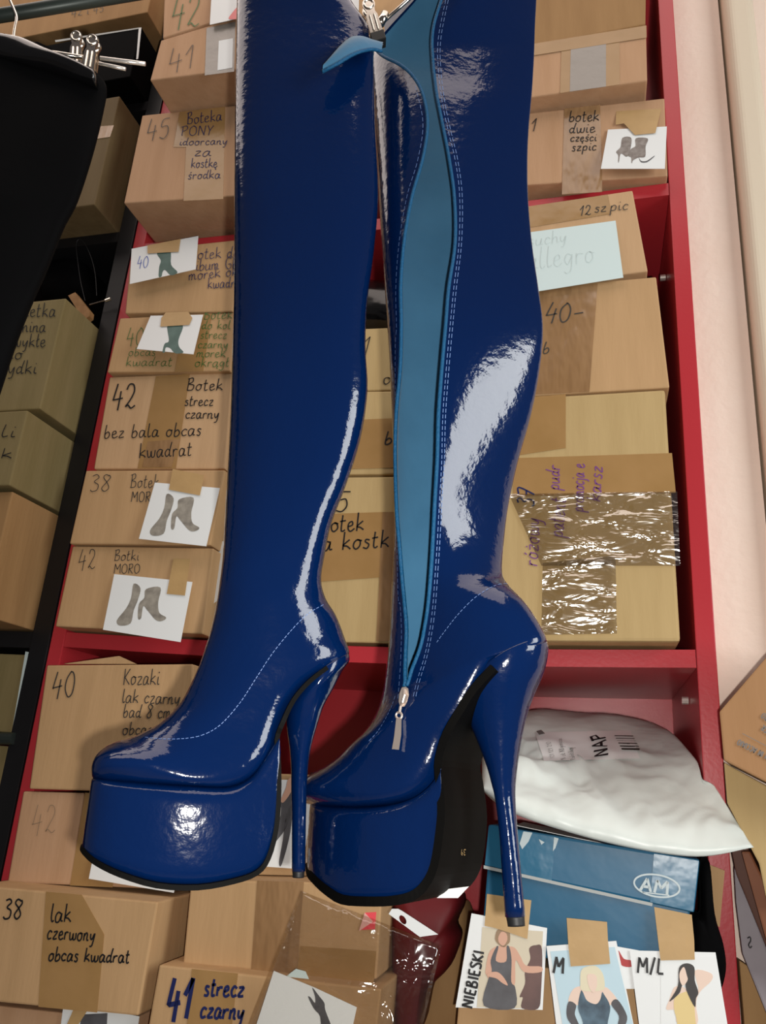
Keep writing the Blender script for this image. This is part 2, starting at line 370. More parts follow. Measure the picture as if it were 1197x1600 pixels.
BL, BR = -1.75, -.7785
bb = empty('bookcase', (-1.25, .17, 0), 'black bookcase at far left with boxes jutting out of it', 'bookcase')
MB().aabox((BR-.031, -.002, 0), (BR, DP, 3.0)).build('side_panel', M['black_wood'], bb, bevel=.001)
MB().aabox((BL, -.002, 0), (BL+.03, DP, 3.0)).build('side_panel', M['black_wood'], bb, bevel=.001)
zl = [front(0).hit(60, 1000).z, front(0).hit(20, 1160).z-.3, 1.78, 2.35]
for z in zl[:1]+[.78]: MB().aabox((BL+.031, 0, z-.012), (BR-.032, DP-.01, z+.012)).build('shelf_board', M['black_wood'], bb)
MB().aabox((BL+.03, DP-.006, .05), (BR-.031, DP, 3.0)).build('back_panel', M['dark_red'], bb)

# ------------------------------------------------------------------ cardboard boxes
class Box: pass
def carton(q, Y, depth, tone, label, group=None, name='cardboard_box', gap=.0006, Yr=None, cat='box', bevel=.0022, material=None, flaps=True):
    """q: front corners TL,TR,BR,BL in the picture; Y: where the front stands (Yr: right edge, if turned)"""
    if Y == 'L': Y = min(-.004, *[ray(*p).y/ray(*p).x*-.752 - 1 for p in (q[0], q[3])])
    ys = [Y, Yr if Yr is not None else Y, Yr if Yr is not None else Y, Y]
    P = [front(yy).hit(*p) for p, yy in zip(q, ys)]
    pl = tri_plane(P[0], P[1], P[3])
    c = sum(P, V((0, 0, 0)))/4
    P = [p + (c-p).normalized()*gap for p in P]
    dv = V((0, depth, 0)) if Yr is None else -pl.n*depth
    dv.z = 0
    Bk = [p+dv for p in P]
    lo = min(p.z for p in P)
    b = Box(); b.pl = pl; b.P = P; b.q = q
    b.root = empty(name, (c.x, c.y+depth/2, lo), label, cat, group)
    b.body = mk('carton', P+Bk, [(0, 1, 2, 3), (7, 6, 5, 4), (0, 4, 5, 1), (1, 5, 6, 2), (2, 6, 7, 3), (3, 7, 4, 0)], material or CARD[tone], b.root, bevel=bevel)
    b.n = 0
    def on(u, v):                       # bilinear point of the front face, in picture coords
        a, e, d, g = q
        return ((a[0]*(1-u)+e[0]*u)*(1-v)+(g[0]*(1-u)+d[0]*u)*v, (a[1]*(1-u)+e[1]*u)*(1-v)+(g[1]*(1-u)+d[1]*u)*v)
    b.on = on
    return b
def strip(b, poly, m='tape', off=.0004, name='packing_tape'):
    return prism(name, poly, b.pl.pj(off), M[m], b.root, .0003)
def vtape(b, u0, u1, v0=0.0, v1=1.0, m='tape', off=.0004):
    return strip(b, [b.on(u0, v0), b.on(u1, v0), b.on(u1, v1), b.on(u0, v1)], m, off)
def texts(b, lines, m='ink', wd=.0014, off=.0012, **k):
    for L in lines:
        mb = MB(); t, x, y, h = L[:4]; wid = L[4] if len(L) > 4 else None; ang = L[5] if len(L) > 5 else 0.0
        write(mb, t, x, y, h, b.pl.pj(off), wd, wid, ang, **k)
        mb.build('handwriting', M[m], b.root, recalc=False)

G1 = 'shoe boxes stacked in the left column of the red bookcase'
G2 = 'shoe boxes stacked in the right column of the red bookcase'
G3 = 'shoe boxes seen in the gap between the two boots'
G4 = 'boxes standing in the black bookcase'
G5 = 'boxes stacked below the lower red shelf'
zs2 = 2.175
# --- left column, upper cell
b42g = carton([(259, -75), (385, -105), (377, 21), (254, 60)], -.146, .3, 'pink', 'cardboard box at top of left column with green 42 cut off by the photo edge', G1)
texts(b42g, [('42', 268, 42, 52, 46)], 'green', .0022)
b42g_t = vtape(b42g, .62, .8)
b41 = carton([(251, 63), (379, 24), (374, 108), (234, 126)], -.145, .3, 'pink', 'cardboard box marked 41 in thin black pen above the box marked 45', G1)
texts(b41, [('41', 264, 112, 36, 44, -.16)], 'ink_soft', .0014)
strip(b41, [(323, 44), (368, 34), (366, 112), (320, 118)], 'tape_lilac')
strip(b41, [(342, 64), (364, 60), (363, 106), (340, 110)], 'paper', .0008, 'paper_label')
b45 = carton([(222, 180), (381, 163), (376, 306), (193, 318)], 'L', .3, 'pink', 'cardboard box marked 45 with six lines of black writing, jutting over the upper red shelf', G1)
strip(b45, [(281, 175), (352, 167), (349, 311), (287, 314), (291, 230), (271, 230)], 'tape')
texts(b45, [('45', 229, 218, 32, 38, -.05)], 'ink_soft', .0016)
texts(b45, [('Boteka', 292, 194, 18, 56, -.1), ('PONY', 282, 212, 15, 52, -.02), ('idoorcany', 280, 227, 12, 76, -.02), ('za', 303, 244, 16, 28), ('kostkę', 298, 262, 15, 42, -.02), ('środka', 293, 280, 14, 52, -.03)], 'navy', .0014)
# --- left column, middle cell
b40a = carton([(205, 392), (375, 374), (364, 487), (195, 490)], 'L', .3, 'tan', 'cardboard box under the upper shelf behind the sheet marked blue 40', G1)
texts(b40a, [('otek do', 309, 405, 18, 66, -.05), ('ibum Gb', 306, 423, 18, 66, -.06), ('morek ok', 295, 438, 17, 78, -.1), ('kwadr', 324, 451, 17, 44, -.05)], 'navy', .0013)
b40b = carton([(187, 497), (372, 488), (360, 580), (167, 582)], 'L', .3, 'tan', 'cardboard box with green handwriting on both sides of its curled boot sheet', G1)
texts(b40b, [('40', 197, 539, 27, 28)], 'green', .0014)
texts(b40b, [('Botek', 318, 499, 16, 46, -.03), ('do kol', 315, 514, 14, 46), ('strecz', 313, 529, 14, 42), ('czarny', 309, 544, 14, 48), ('morek', 307, 558, 14, 46), ('okrągł', 304, 573, 15, 54), ('obcas', 200, 556, 14, 44), ('kwadrat', 196, 572, 15, 74)], 'green', .0013)
vtape(b40b, .55, .78, 0, 1)
b42 = carton([(171, 589), (364, 581), (352, 733), (146, 733)], 'L', .3, 'light', 'cardboard box marked 42 with bold black five-line note bez bala obcas kwadrat', G1)
strip(b42, [(244, 588), (297, 584), (275, 732), (215, 732)], 'tape')
strip(b42, [(231, 690), (282, 686), (268, 730), (222, 730)], 'tape_shiny', .0008)
texts(b42, [('42', 175, 638, 38, 38)], 'ink', .0028)
texts(b42, [('Botek', 291, 610, 19, 58), ('strecz', 288, 634, 17, 46), ('czarny', 289, 654, 17, 54), ('bez bala obcas', 162, 685, 21, 154, -.03), ('kwadrat', 217, 716, 23, 84, -.05)], 'ink', .0018)
b38 = carton([(134, 735), (352, 734), (329, 852), (108, 850)], 'L', .3, 'tan', 'cardboard box marked 38 Botek MORO, second above the lower red shelf', G1)
texts(b38, [('38', 140, 768, 26, 34, -.03), ('Botek', 203, 762, 21, 46), ('MORO', 204, 784, 16, 42)], 'ink_soft', .0014)
b42b = carton([(113, 853), (334, 856), (317, 991), (86, 979)], 'L', .3, 'tan', 'cardboard box marked 42 Botki MORO standing on the lower red shelf', G1)
texts(b42b, [('42', 122, 889, 31, 28), ('Botki', 178, 876, 17, 40), ('MORO', 177, 896, 15, 42)], 'ink_soft', .0013)
# --- left column, lower cell
b40 = carton([(73, 1039), (302, 1037), (299, 1241), (45, 1233)], 'L', .3, 'tan', 'large plain cardboard box marked 40 Kozaki lak czarny below the lower shelf', G5)
texts(b40, [('40', 81, 1089, 40, 37)], 'ink_soft', .002)
texts(b40, [('Kozaki', 192, 1070, 25, 58), ('lak czarny', 190, 1098, 22, 92, .03), ('bad 8 cm', 192, 1121, 21, 76, .02), ('obcas 22', 191, 1148, 20, 80)], 'ink_soft', .0015)
fl = [front(-.028).hit(100, 1037), front(-.028).hit(186, 1025), 0, 0, front(-.028).hit(212, 1037)]
mk('flap', [fl[0], fl[1], fl[4]] + [p+V((0, .004, .0)) for p in (fl[0], fl[1], fl[4])], [(0, 1, 2), (3, 4, 5), (0, 1, 4, 3), (1, 2, 5, 4)], CARD['tan'], b40.root)
b42c = carton([(36, 1236), (299, 1243), (277, 1391), (11, 1379)], 'L', .3, 'pink', 'pinkish cardboard box with faint pencilled 42 under the box marked 40', G5)
texts(b42c, [('42', 49, 1302, 44, 40)], 'pencil', .0009)
vtape(b42c, .37, .62)
b38b = carton([(-40, 1382), (247, 1409), (216, 1588), (-68, 1560)], 'L', .3, 'tan', 'cardboard box marked 38 lak czerwony at bottom left', G5)
texts(b38b, [('38', 4, 1436, 31, 32)], 'ink', .0022)
strip(b38b, [(72, 1393), (128, 1398), (163, 1460), (152, 1582), (60, 1573)], 'tape')
texts(b38b, [('lak', 78, 1441, 29, 34), ('czerwony', 73, 1467, 24, 76, .05), ('obcas kwadrat', 75, 1501, 22, 128, .03)], 'ink', .0019)
bbot = carton([(-60, 1565), (206, 1594), (190, 1740), (-80, 1715)], 'L', .3, 'pink', 'cardboard box at bottom left corner beneath the box marked 38 lak', G5)
# --- centre, lower cell
bm1 = carton([(326, 1205), (566, 1213), (557, 1371), (322, 1366)], .0, .28, 'tan', 'cardboard box behind the left boot heel carrying a sheet of black gloves', G5)
texts(bm1, [('21', 481, 1228, 20, 20)], 'ink', .0017)
bm2 = carton([(298, 1374), (599, 1380), (589, 1531), (285, 1508)], -.06, .28, 'tan', 'brown cardboard box under the left boot sole, half wrapped in shiny tape', G5)
strip(bm2, [(402, 1376), (475, 1378), (463, 1528), (392, 1521)], 'tape_shiny')
strip(bm2, [(470, 1478), (588, 1486), (584, 1536), (463, 1528)], 'tape', .0008)
strip(bm2, [(570, 1426), (588, 1425), (586, 1452), (562, 1453), (575, 1440)], 'pink_sticker', .001, 'sticker')
strip(bm2, [(570, 1426), (583, 1440), (561, 1455)], 'pale_pink', .0014, 'sticker')
bm3 = carton([(248, 1507), (597, 1545), (575, 1730), (214, 1700)], -.085, .28, 'tan', 'cardboard box marked bold navy 41 strecz czarny at the bottom edge', G5)
strip(bm3, [(300, 1514), (372, 1521), (358, 1640), (290, 1632)], 'tape')
texts(bm3, [('41', 260, 1592, 64, 40, .03)], 'navy', .005)
texts(bm3, [('strecz', 318, 1556, 30, 64, .03), ('czarny', 312, 1590, 30, 70, .05)], 'navy', .0028)
# --- centre column, middle cell
bc1 = carton([(400, 520), (655, 510), (650, 609), (392, 613)], .005, .3, 'yellow', 'cardboard box seen between the boot calves, uppermost in the gap', G3)
texts(bc1, [('1', 563, 556, 30, 16), ('o', 598, 600, 20, 14)], 'ink', .0016)
bc2 = carton([(385, 615), (650, 610), (643, 741), (372, 743)], .003, .3, 'yellow', 'cardboard box seen between the boot calves, middle of the gap, marked b', G3)
strip(bc2, [(560, 656), (650, 652), (644, 730), (545, 733)], 'tape')
texts(bc2, [('b', 600, 694, 20, 14)], 'ink', .002)
bc3 = carton([(375, 747), (641, 744), (640, 1006), (345, 1000)], -.002, .3, 'yellow', 'cardboard box marked botek za kostk in the gap above the lower shelf', G3)
strip(bc3, [(375, 808), (600, 800), (596, 902), (375, 918)], 'tape')
strip(bc3, [(598, 800), (636, 800), (636, 1002), (588, 1002)], 'tape_shiny', .0008)
texts(bc3, [('5', 521, 800, 32, 26), ('botek', 502, 832, 28, 68, -.05), ('za kostk', 488, 862, 28, 122, -.06)], 'ink', .0022)
# --- right column, upper cell
br0 = carton([(800, -120), (1012, -140), (1009, 38), (795, 80)], -.036, .28, 'brown', 'shaded brown cardboard box at top right with its bottom towards us', G2)
br1 = carton([(800, 74), (1010, 40), (1012, 126), (795, 157)], -.04, .28, 'pink', 'cardboard box with brown and grey tape, above the box marked botek dwie', G2)
vtape(br1, .37, .52); vtape(br1, .52, .8, m='tape'); vtape(br1, .44, .7, .1, 1, 'tape_lilac', .0008)
vtape(br1, .0, 1, 0, .22, 'tape', .001)
br2 = carton([(795, 180), (1039, 153), (1044, 275), (795, 291)], -.014, .28, 'pink', 'cardboard box marked botek dwie szpic under a sheet of grey ankle boots', G2)
strip(br2, [(882, 170), (938, 164), (941, 300), (878, 304)], 'tape_shiny')
texts(br2, [('botek', 889, 190, 17, 48, -.03), ('dwie', 889, 208, 16, 42, -.03), ('części', 891, 221, 13, 42, -.02), ('szpic', 893, 236, 14, 40, -.04)], 'ink', .0016)
texts(br2, [('1', 829, 205, 20, 10)], 'ink', .0016)
# --- right column, middle cell
br3 = carton([(795, 326), (989, 297), (1013, 424), (795, 452)], -.03, .28, 'light', 'cardboard box with a large blank white sheet, under the upper shelf at right', G2)
strip(br3, [(800, 327), (950, 304), (956, 334), (800, 360)], 'tape')
texts(br3, [('12', 905, 337, 15, 20, -.08), ('sz', 929, 332, 16, 20, -.08), ('pic', 953, 330, 17, 30, -.08)], 'ink_soft', .0014)
br4 = carton([(790, 453), (1026, 432), (1047, 606), (780, 622)], -.028, .28, 'tan', 'cardboard box marked 40 in shiny creased tape beside the right boot calf', G2)
strip(br4, [(795, 454), (934, 443), (921, 612), (785, 619)], 'tape_shiny')
texts(br4, [('40', 852, 502, 30, 40, .05), ('-', 895, 498, 22, 18)], 'ink_soft', .002)
texts(br4, [('b', 848, 552, 18, 12)], 'ink_soft', .0016)
br5 = carton([(644, 632), (1040, 608), (1064, 1003), (644, 1001)], -.03, .28, 'yellow', 'big cardboard box wrapped in clear tape with sideways purple writing 37', G2, bevel=.004)
strip(br5, [(800, 623), (884, 616), (884, 700), (806, 712)], 'tape')
strip(br5, [(802, 716), (1050, 708), (1056, 770), (802, 775)], 'tape')
texts(br5, [('37', 834, 792, 26, 28, -1.5)], 'navy', .0022)
texts(br5, [('różowy', 840, 885, 26, 76, -1.52), ('pudr', 874, 766, 22, 40, -1.55), ('patent', 880, 840, 26, 62, -1.5), ('promocja e', 912, 800, 22, 76, -1.55), ('karsz', 938, 784, 22, 56, -1.5)], 'purple', .0016)
strip(br5, [(795, 772), (1058, 768), (1063, 884), (846, 884)], 'clear_tape', .0022)
strip(br5, [(848, 880), (962, 868), (964, 990), (846, 992)], 'clear_tape', .003)

# --- loose papers and photographs hanging by tape
def sheet(q, Y, tilt, label, group=None, m='paper', name='photo_sheet', cat='photo sheet', thick=.0005, extra=None, curl=0.0):
    """a paper sheet taped at its top edge; the bottom hangs `tilt` metres in front of the box"""
    a = front(Y).hit(*q[0]); b = front(Y).hit(*q[1]); c = front(Y-tilt).hit(*q[3])
    pl = tri_plane(a, b, c)
    P = [pl.hit(*p) for p in q]
    s = Box(); s.pl = pl; s.q = q
    s.root = empty(name, (P[2]+P[3])/2, label, cat, group)
    nu, nv = 8, 6; vs = []; fs = []
    for side in (1, 0):
        for j in range(nv+1):
            for i in range(nu+1):
                u, v = i/nu, j/nv
                p = (P[0]*(1-u)+P[1]*u)*(1-v)+(P[3]*(1-u)+P[2]*u)*v
                vs.append(p + pl.n*(thick*side))
    W = nu+1; Nn = W*(nv+1)
    for j in range(nv):
        for i in range(nu):
            k = j*W+i; fs.append((k, k+1, k+W+1, k+W)); fs.append((Nn+k, Nn+k+W, Nn+k+W+1, Nn+k+1))
    rim = [i for i in range(W)] + [j*W+nu for j in range(1, nv+1)] + [nv*W+i for i in range(nu-1, -1, -1)] + [j*W for j in range(nv-1, 0, -1)]
    for i in range(len(rim)): a_, b_ = rim[i], rim[(i+1) % len(rim)]; fs.append((a_, b_, Nn+b_, Nn+a_))
    s.body = mk('paper', vs, fs, M[m], s.root)
    return s
def pr(s, poly, m, name='printed_picture', lvl=1, smooth=True):
    poly = cm(poly, 4, True) if smooth else poly
    return prism(name, poly, s.pl.pj(.0005+.00025*lvl), M[m], s.root, .0001)
def stape(s, poly, name='tape', m='masking', off=.0018): return prism(name, poly, s.pl.pj(off), M[m], s.root, .0003)

BOOT_L = [(.30, .0), (.48, .08), (.50, .3), (.50, .55), (.42, .8), (.33, .98), (.08, 1), (.04, .9), (.18, .72), (.26, .45)]
def zz(pts, ox, oy, sc): return [(ox+x*sc, oy+y*sc) for x, y in pts]
# sheet 40 blue (zoom coordinates: 1197 px over 400 px, origin 0,350)
k = 400/1197
s = sheet([(206, 389), (310, 369), (306, 421), (203, 444)], -.0375, .012, 'white sheet with blue 40 and a green heeled boot under the upper shelf', 'boot photo sheets')
pr(s, zz([(735, 135), (795, 125), (800, 190), (830, 225), (800, 240), (772, 215), (760, 225), (755, 245), (742, 245), (745, 200), (752, 170)], 0, 350, k), 'print_green', 'printed_boot')
stape(s, zz([(690, 100), (845, 70), (835, 130), (690, 138)], 0, 350, k))
mb = MB(); write(mb, '40', 214, 418, 18, s.pl.pj(.0012), .0012, 18); mb.build('handwriting', M['blue_ink'], s.root, recalc=False)
s = sheet(zz([(705, 430), (950, 425), (905, 610), (640, 585)], 0, 350, k), -.0345, .018, 'white sheet with green boot hanging over the green writing', 'boot photo sheets')
pr(s, zz([(785, 470), (855, 470), (835, 540), (838, 575), (858, 600), (820, 605), (795, 580), (775, 578), (770, 600), (760, 598), (770, 560), (790, 545)], 0, 350, k), 'print_green', 'printed_boot')
stape(s, zz([(775, 415), (880, 410), (900, 440), (885, 472), (750, 480), (755, 440)], 0, 350, k))
# two grey camouflage boot sheets
def camo(s, ox, oy, dx, dy):
    f = lambda P: [(ox+(x+dx)*k, oy+(y+dy)*k) for x, y in P]
    pr(s, f([(780, 215), (812, 235), (800, 290), (780, 340), (765, 400), (715, 410), (702, 385), (745, 330), (768, 280)]), 'print_camo', 'printed_boot')
    pr(s, f([(838, 240), (905, 232), (895, 300), (900, 350), (932, 372), (915, 388), (885, 385), (845, 340), (825, 320), (815, 375), (800, 375), (805, 310), (830, 280)]), 'print_camo', 'printed_boot')
s = sheet(zz([(725, 162), (1028, 188), (965, 460), (650, 425)], 0, 700, k), -.0395, .008, 'white sheet with two grey boots taped on the box marked 38 Botek MORO', 'boot photo sheets')
camo(s, 0, 700, 0, 0); stape(s, zz([(808, 98), (955, 128), (935, 222), (790, 195)], 0, 700, k))
s = sheet(zz([(535, 590), (900, 627), (845, 908), (482, 850)], 0, 700, k), -.0325, .006, 'white sheet with two grey boots taped on the box marked 42 Botki MORO', 'boot photo sheets')
camo(s, 0, 700, -155, 420); stape(s, zz([(812, 516), (890, 518), (865, 690), (780, 682)], 0, 700, k))
# grey ankle boots, right column
k2 = 90/1197
s = sheet([(950, 203), (1042, 198), (1039, 264), (939, 264)], -.0165, .010, 'white sheet with two grey pointed ankle boots on the box marked botek dwie', 'boot photo sheets')
pr(s, zz([(170, 470), (350, 470), (335, 700), (300, 830), (240, 860), (160, 800), (120, 830), (95, 970), (80, 960), (80, 830), (40, 760), (130, 660)], 960, 180, k2), 'print_taupe', 'printed_boot')
pr(s, zz([(450, 480), (695, 485), (650, 650), (640, 860), (500, 880), (390, 940), (370, 990), (355, 985), (350, 880), (290, 840), (350, 700), (440, 640)], 960, 180, k2), 'print_taupe', 'printed_boot')
pr(s, zz([(510, 880), (560, 950), (680, 945), (820, 850), (830, 860), (700, 965), (600, 985), (540, 960)], 960, 180, k2), 'print_dark', 'printed_boot')
stape(s, [(963, 172), (1034, 168), (1024, 208), (992, 211), (975, 193), (962, 195)])
# plain white sheets
s = sheet([(800, 367), (962, 345), (974, 434), (800, 462)], -.0325, .004, 'large pale blue-white sheet with faint pencil on box under the upper shelf', m='paper_blue', name='paper_sheet', cat='paper')
mb = MB(); write(mb, 'suchy', 826, 385, 20, s.pl.pj(.0011), .0006, 62, -.12); write(mb, 'allegro', 824, 422, 34, s.pl.pj(.0011), .0006, 108, -.12); mb.build('handwriting', M['faint'], s.root, recalc=False)
s = sheet([(331, -12), (382, -22), (378, 28), (328, 39)], -.149, .004, 'white sheet with a pink shape at top edge left of the boots', name='paper_sheet', cat='paper')
pr(s, [(363, 20), (372, 10), (382, 4), (382, 26), (358, 30)], 'print_pink')
s = sheet([(332, 845), (352, 846), (352, 930), (331, 945)], -.003, .004, 'narrow white paper strip peeking out between left boot and box marked 42 Botki', name='paper_sheet', cat='paper')
s = sheet([(150, 1318), (285, 1325), (272, 1395), (139, 1373)], -.0290, .004, 'white card with dark print showing under the left boot sole', name='photo_sheet')
pr(s, [(182, 1352), (192, 1366), (196, 1352), (206, 1376), (214, 1352), (232, 1376), (240, 1350), (200, 1340)], 'print_green')
s = sheet([(100, 1566), (218, 1588), (205, 1680), (88, 1660)], -.0605, .004, 'white sheet with dark grey print at the bottom edge under box marked 38', name='photo_sheet')
pr(s, [(128, 1585), (168, 1583), (165, 1640), (118, 1640)], 'print_dark', smooth=False); stape(s, [(115, 1577), (136, 1580), (120, 1605), (105, 1600)])
k3 = 500/1600
f3 = lambda P: [(400+x*k3, 900+y*k3) for x, y in P]
s = sheet([(432, 1218), (494, 1220), (472, 1358), (398, 1353)], -.0025, .006, 'white sheet with black gloved arms between left platform and left heel', 'boot photo sheets')
pr(s, f3([(165, 1050), (185, 1060), (190, 1130), (150, 1260), (60, 1370), (20, 1400), (30, 1370), (110, 1240), (125, 1160), (110, 1110), (140, 1130)]), 'print_dark', 'printed_glove')
pr(s, f3([(150, 1200), (180, 1150), (172, 1280), (130, 1440), (115, 1430), (135, 1320)]), 'print_dark', 'printed_glove')
pr(s, f3([(160, 1020), (185, 1010), (180, 1070), (140, 1130), (125, 1120), (150, 1060)]), 'print_skin', 'printed_arm', 2)

# ------------------------------------------------------------------ right side: blue carton, mailer, photographs
am = carton([(766, 1290), (1093, 1345), (1064, 1515), (750, 1490)], -.035, .15, 'tan', 'blue shoe carton with an AM oval logo under the white mailer bag', name='shoe_carton', Yr=-.048, material=M['am_blue'])
lid = [(763, 1288), (1094, 1343), (1085, 1427), (756, 1355)]
P4 = [am.pl.hit(x, y, .004) for x, y in lid]; P5 = [p - am.pl.n*.156 for p in P4]
for p in P5: p.z += .0
mk('lid', P4+P5, [(0, 1, 2, 3), (7, 6, 5, 4), (0, 4, 5, 1), (1, 5, 6, 2), (2, 6, 7, 3), (3, 7, 4, 0)], M['am_blue'], am.root, bevel=.003)
prism('lid_edge', [(756, 1352), (1020, 1411), (1019, 1416), (756, 1357)], am.pl.pj(.0045), M['am_edge'], am.root, .0004)
prism('clear_tape', [(868, 1308), (764, 1291), (758, 1351), (862, 1376)], am.pl.pj(.0043), M['am_tape'], am.root, .0003)
prism('clear_tape', [(1022, 1334), (1092, 1345), (1083, 1424), (1016, 1409)], am.pl.pj(.0043), M['am_tape'], am.root, .0003)
for sc in ([(818, 1299), (832, 1301), (826, 1315), (816, 1327), (812, 1318)], [(866, 1308), (873, 1310), (868, 1325), (864, 1330)], [(842, 1311), (851, 1316), (846, 1320)]):
    prism('scuff_mark', sc, am.pl.pj(.0048), M['am_grey'], am.root, .0002)
lg = MB(); ell = []
for i in range(49):
    a = 2*math.pi*i/48; x, y = 36*math.cos(a), 17*math.sin(a); r_ = .18
    ell.append((1026.5+x*math.cos(r_)-y*math.sin(r_), 1384+x*math.sin(r_)+y*math.cos(r_)))
pj = am.pl.pj(.0052); pts = [pj(*e) for e in ell]
ribbon(lg, [p for p, _ in pts], [n for _, n in pts], .0017)
for poly in ([(1003, 1388), (1018, 1372), (1026, 1373), (1026, 1391), (1020, 1391), (1020, 1386), (1013, 1385), (1009, 1389)],):
    pass
write(lg, 'AM', 999, 1391, 20, pj, .0026, 48, .15, print_=True, jit=0)
P_ = [pj(1004, 1394), pj(1046, 1399)]; ribbon(lg, [p for p, _ in P_], [n for _, n in P_], .0012)
lg.build('logo', M['am_grey'], am.root, recalc=False)
# paper lying on the carton lid
pa = [P4[0]+V((.03, .004, .001)), P4[1]+V((-.05, .004, .001)), P4[1]+V((-.055, .12, .001)), P4[0]+V((.03, .12, .001))]
mk('paper_label', pa+[p+V((0, 0, .0006)) for p in pa], [(0, 1, 2, 3), (4, 5, 6, 7), (0, 1, 5, 4), (1, 2, 6, 5), (2, 3, 7, 6), (3, 0, 4, 7)], M['label'], am.root)

# white padded mailer
def mailer():
    root = empty('mailer_bag', front(.05).hit(930, 1250), 'white plastic mailer bag with NAP label slumped on the blue AM carton', 'mailer')
    # outline: back edge, right edge, front edge, left edge as 4 corner points with depth
    back = [front(y).hit(x, yy) for x, yy, y in [(752, 1148, .16), (800, 1127, .20), (850, 1121, .22), (940, 1127, .22), (1020, 1141, .2), (1045, 1152, .17)]]
    frontc = [front(y).hit(x, yy) for x, yy, y in [(754, 1234, -.05), (800, 1264, -.055), (880, 1293, -.06), (980, 1320, -.065), (1090, 1336, -.07), (1178, 1324, -.075)]]
    NU, NV = 90, 66
    def samp(L, u):
        L = cm([tuple(p) for p in L], 8); i = u*(len(L)-1); a = int(min(i, len(L)-2)); t = i-a
        return V(L[a])*(1-t)+V(L[a+1])*t
    import mathutils.noise as mn
    vs, fs = [], []
    for side in (1, -1):
        for j in range(NV+1):
            v = j/NV
            for i in range(NU+1):
                u = i/NU; p = samp(back, u)*(1-v)+samp(frontc, u)*v
                e = max(0.0, (1-(2*u-1)**4)*(1-(2*v-1)**4))**.55
                e *= (1-.35*u*v)
                if side > 0:
                    q = V((p.x*16+v*2, p.y*12, 3)); cr = mn.noise(q)*.007 + (abs(mn.noise(V((p.x*20+p.y*9, p.y*13, 7))))*-.016 + abs(mn.noise(V((p.x*44-p.y*20, p.y*38, 1))))*-.006)*min(1, max(.12, (v-.3)*3.5))
                    fold = .007*math.sin(18*v+6*u+2*mn.noise(q*.6)*2)*min(1, max(0, (v-.45)*3))
                    p = p + V((0, -.15, 1)).normalized()*(.03*e + (cr+fold)*e)
                else: p = p + V((0, 0, -1))*(.02*e)
                p.y -= .05*max(0, u-.35)**2*2.3*math.sin(math.pi*min(1, v*1.05))
                p.x = min(p.x, XR-PT-.002 + max(0.0, -.006-p.y)*1.6)
                vs.append(p)
    W = NU+1; Nn = W*(NV+1)
    for j in range(NV):
        for i in range(NU):
            a = j*W+i; fs.append((a, a+1, a+W+1, a+W)); fs.append((Nn+a, Nn+a+W, Nn+a+W+1, Nn+a+1))
    o = mk('bag', vs, fs, M['poly'], root, smooth=True, merge=True)
    bv = bvh_of(o)
    pj = cast(bv, .0012)
    def lab(quad, m, name, off):
        a, b, c, d = quad; vs, fs = [], []; n = 14; pp = cast(bv, off)
        for j in range(n+1):
            for i in range(n+1):
                u, v = i/n, j/n
                x = (a[0]*(1-u)+b[0]*u)*(1-v)+(d[0]*(1-u)+c[0]*u)*v; y = (a[1]*(1-u)+b[1]*u)*(1-v)+(d[1]*(1-u)+c[1]*u)*v
                p, _ = pp(x, y)
                if p is None: return None
                vs.append(p)
        for j in range(n):
            for i in range(n): q = j*(n+1)+i; fs.append((q, q+1, q+n+2, q+n+1))
        return mk(name, vs, fs, m, root, smooth=True)
    L = lab([(836, 1145), (985, 1142), (1000, 1186), (850, 1190)], M['label'], 'address_label', .0008)
    mb = MB()
    pj2 = cast(bv, .0026)
    write(mb, 'NAP', 952, 1182, 22, pj2, .0036, 37, -1.78, print_=True, jit=0)
    mb.build('printed_text', M['ink'], root, recalc=False)
    mb = MB()
    write(mb, 'N cit Allgemein', 885, 1189, 9, pj2, .0006, 34, -1.8, print_=True, jit=0); write(mb, 'Paketshop', 900, 1189, 8, pj2, .0006, 20, -1.85, print_=True, jit=0)
    write(mb, '121 121 210', 867, 1187, 8, pj2, .0005, 27, -1.8, print_=True, jit=0)
    for q in ([(838, 1145), (846, 1143), (852, 1149), (843, 1151)],):
        P = [pj2(*e) for e in q]; mb.add(([p for p, _ in P], [(0, 1, 2, 3)]))
    mb.build('printed_text', M['grey_print'], root, recalc=False)
    mb = MB()
    for y, wd in ((1152.5, .0030), (1156.5, .0022), (1160, .0008), (1164, .0028), (1168.5, .0030), (1173, .0045)):
        P = [pj2(960+(y-1151)*.5+t*29, y+t*.6) for t in [j_/24 for j_ in range(25)]]
        ribbon(mb, [p for p, _ in P if p is not None], [n_ for p, n_ in P if p is not None], wd)
    mb.build('barcode', M['ink_soft'], root, recalc=False)
    return root
mailer()

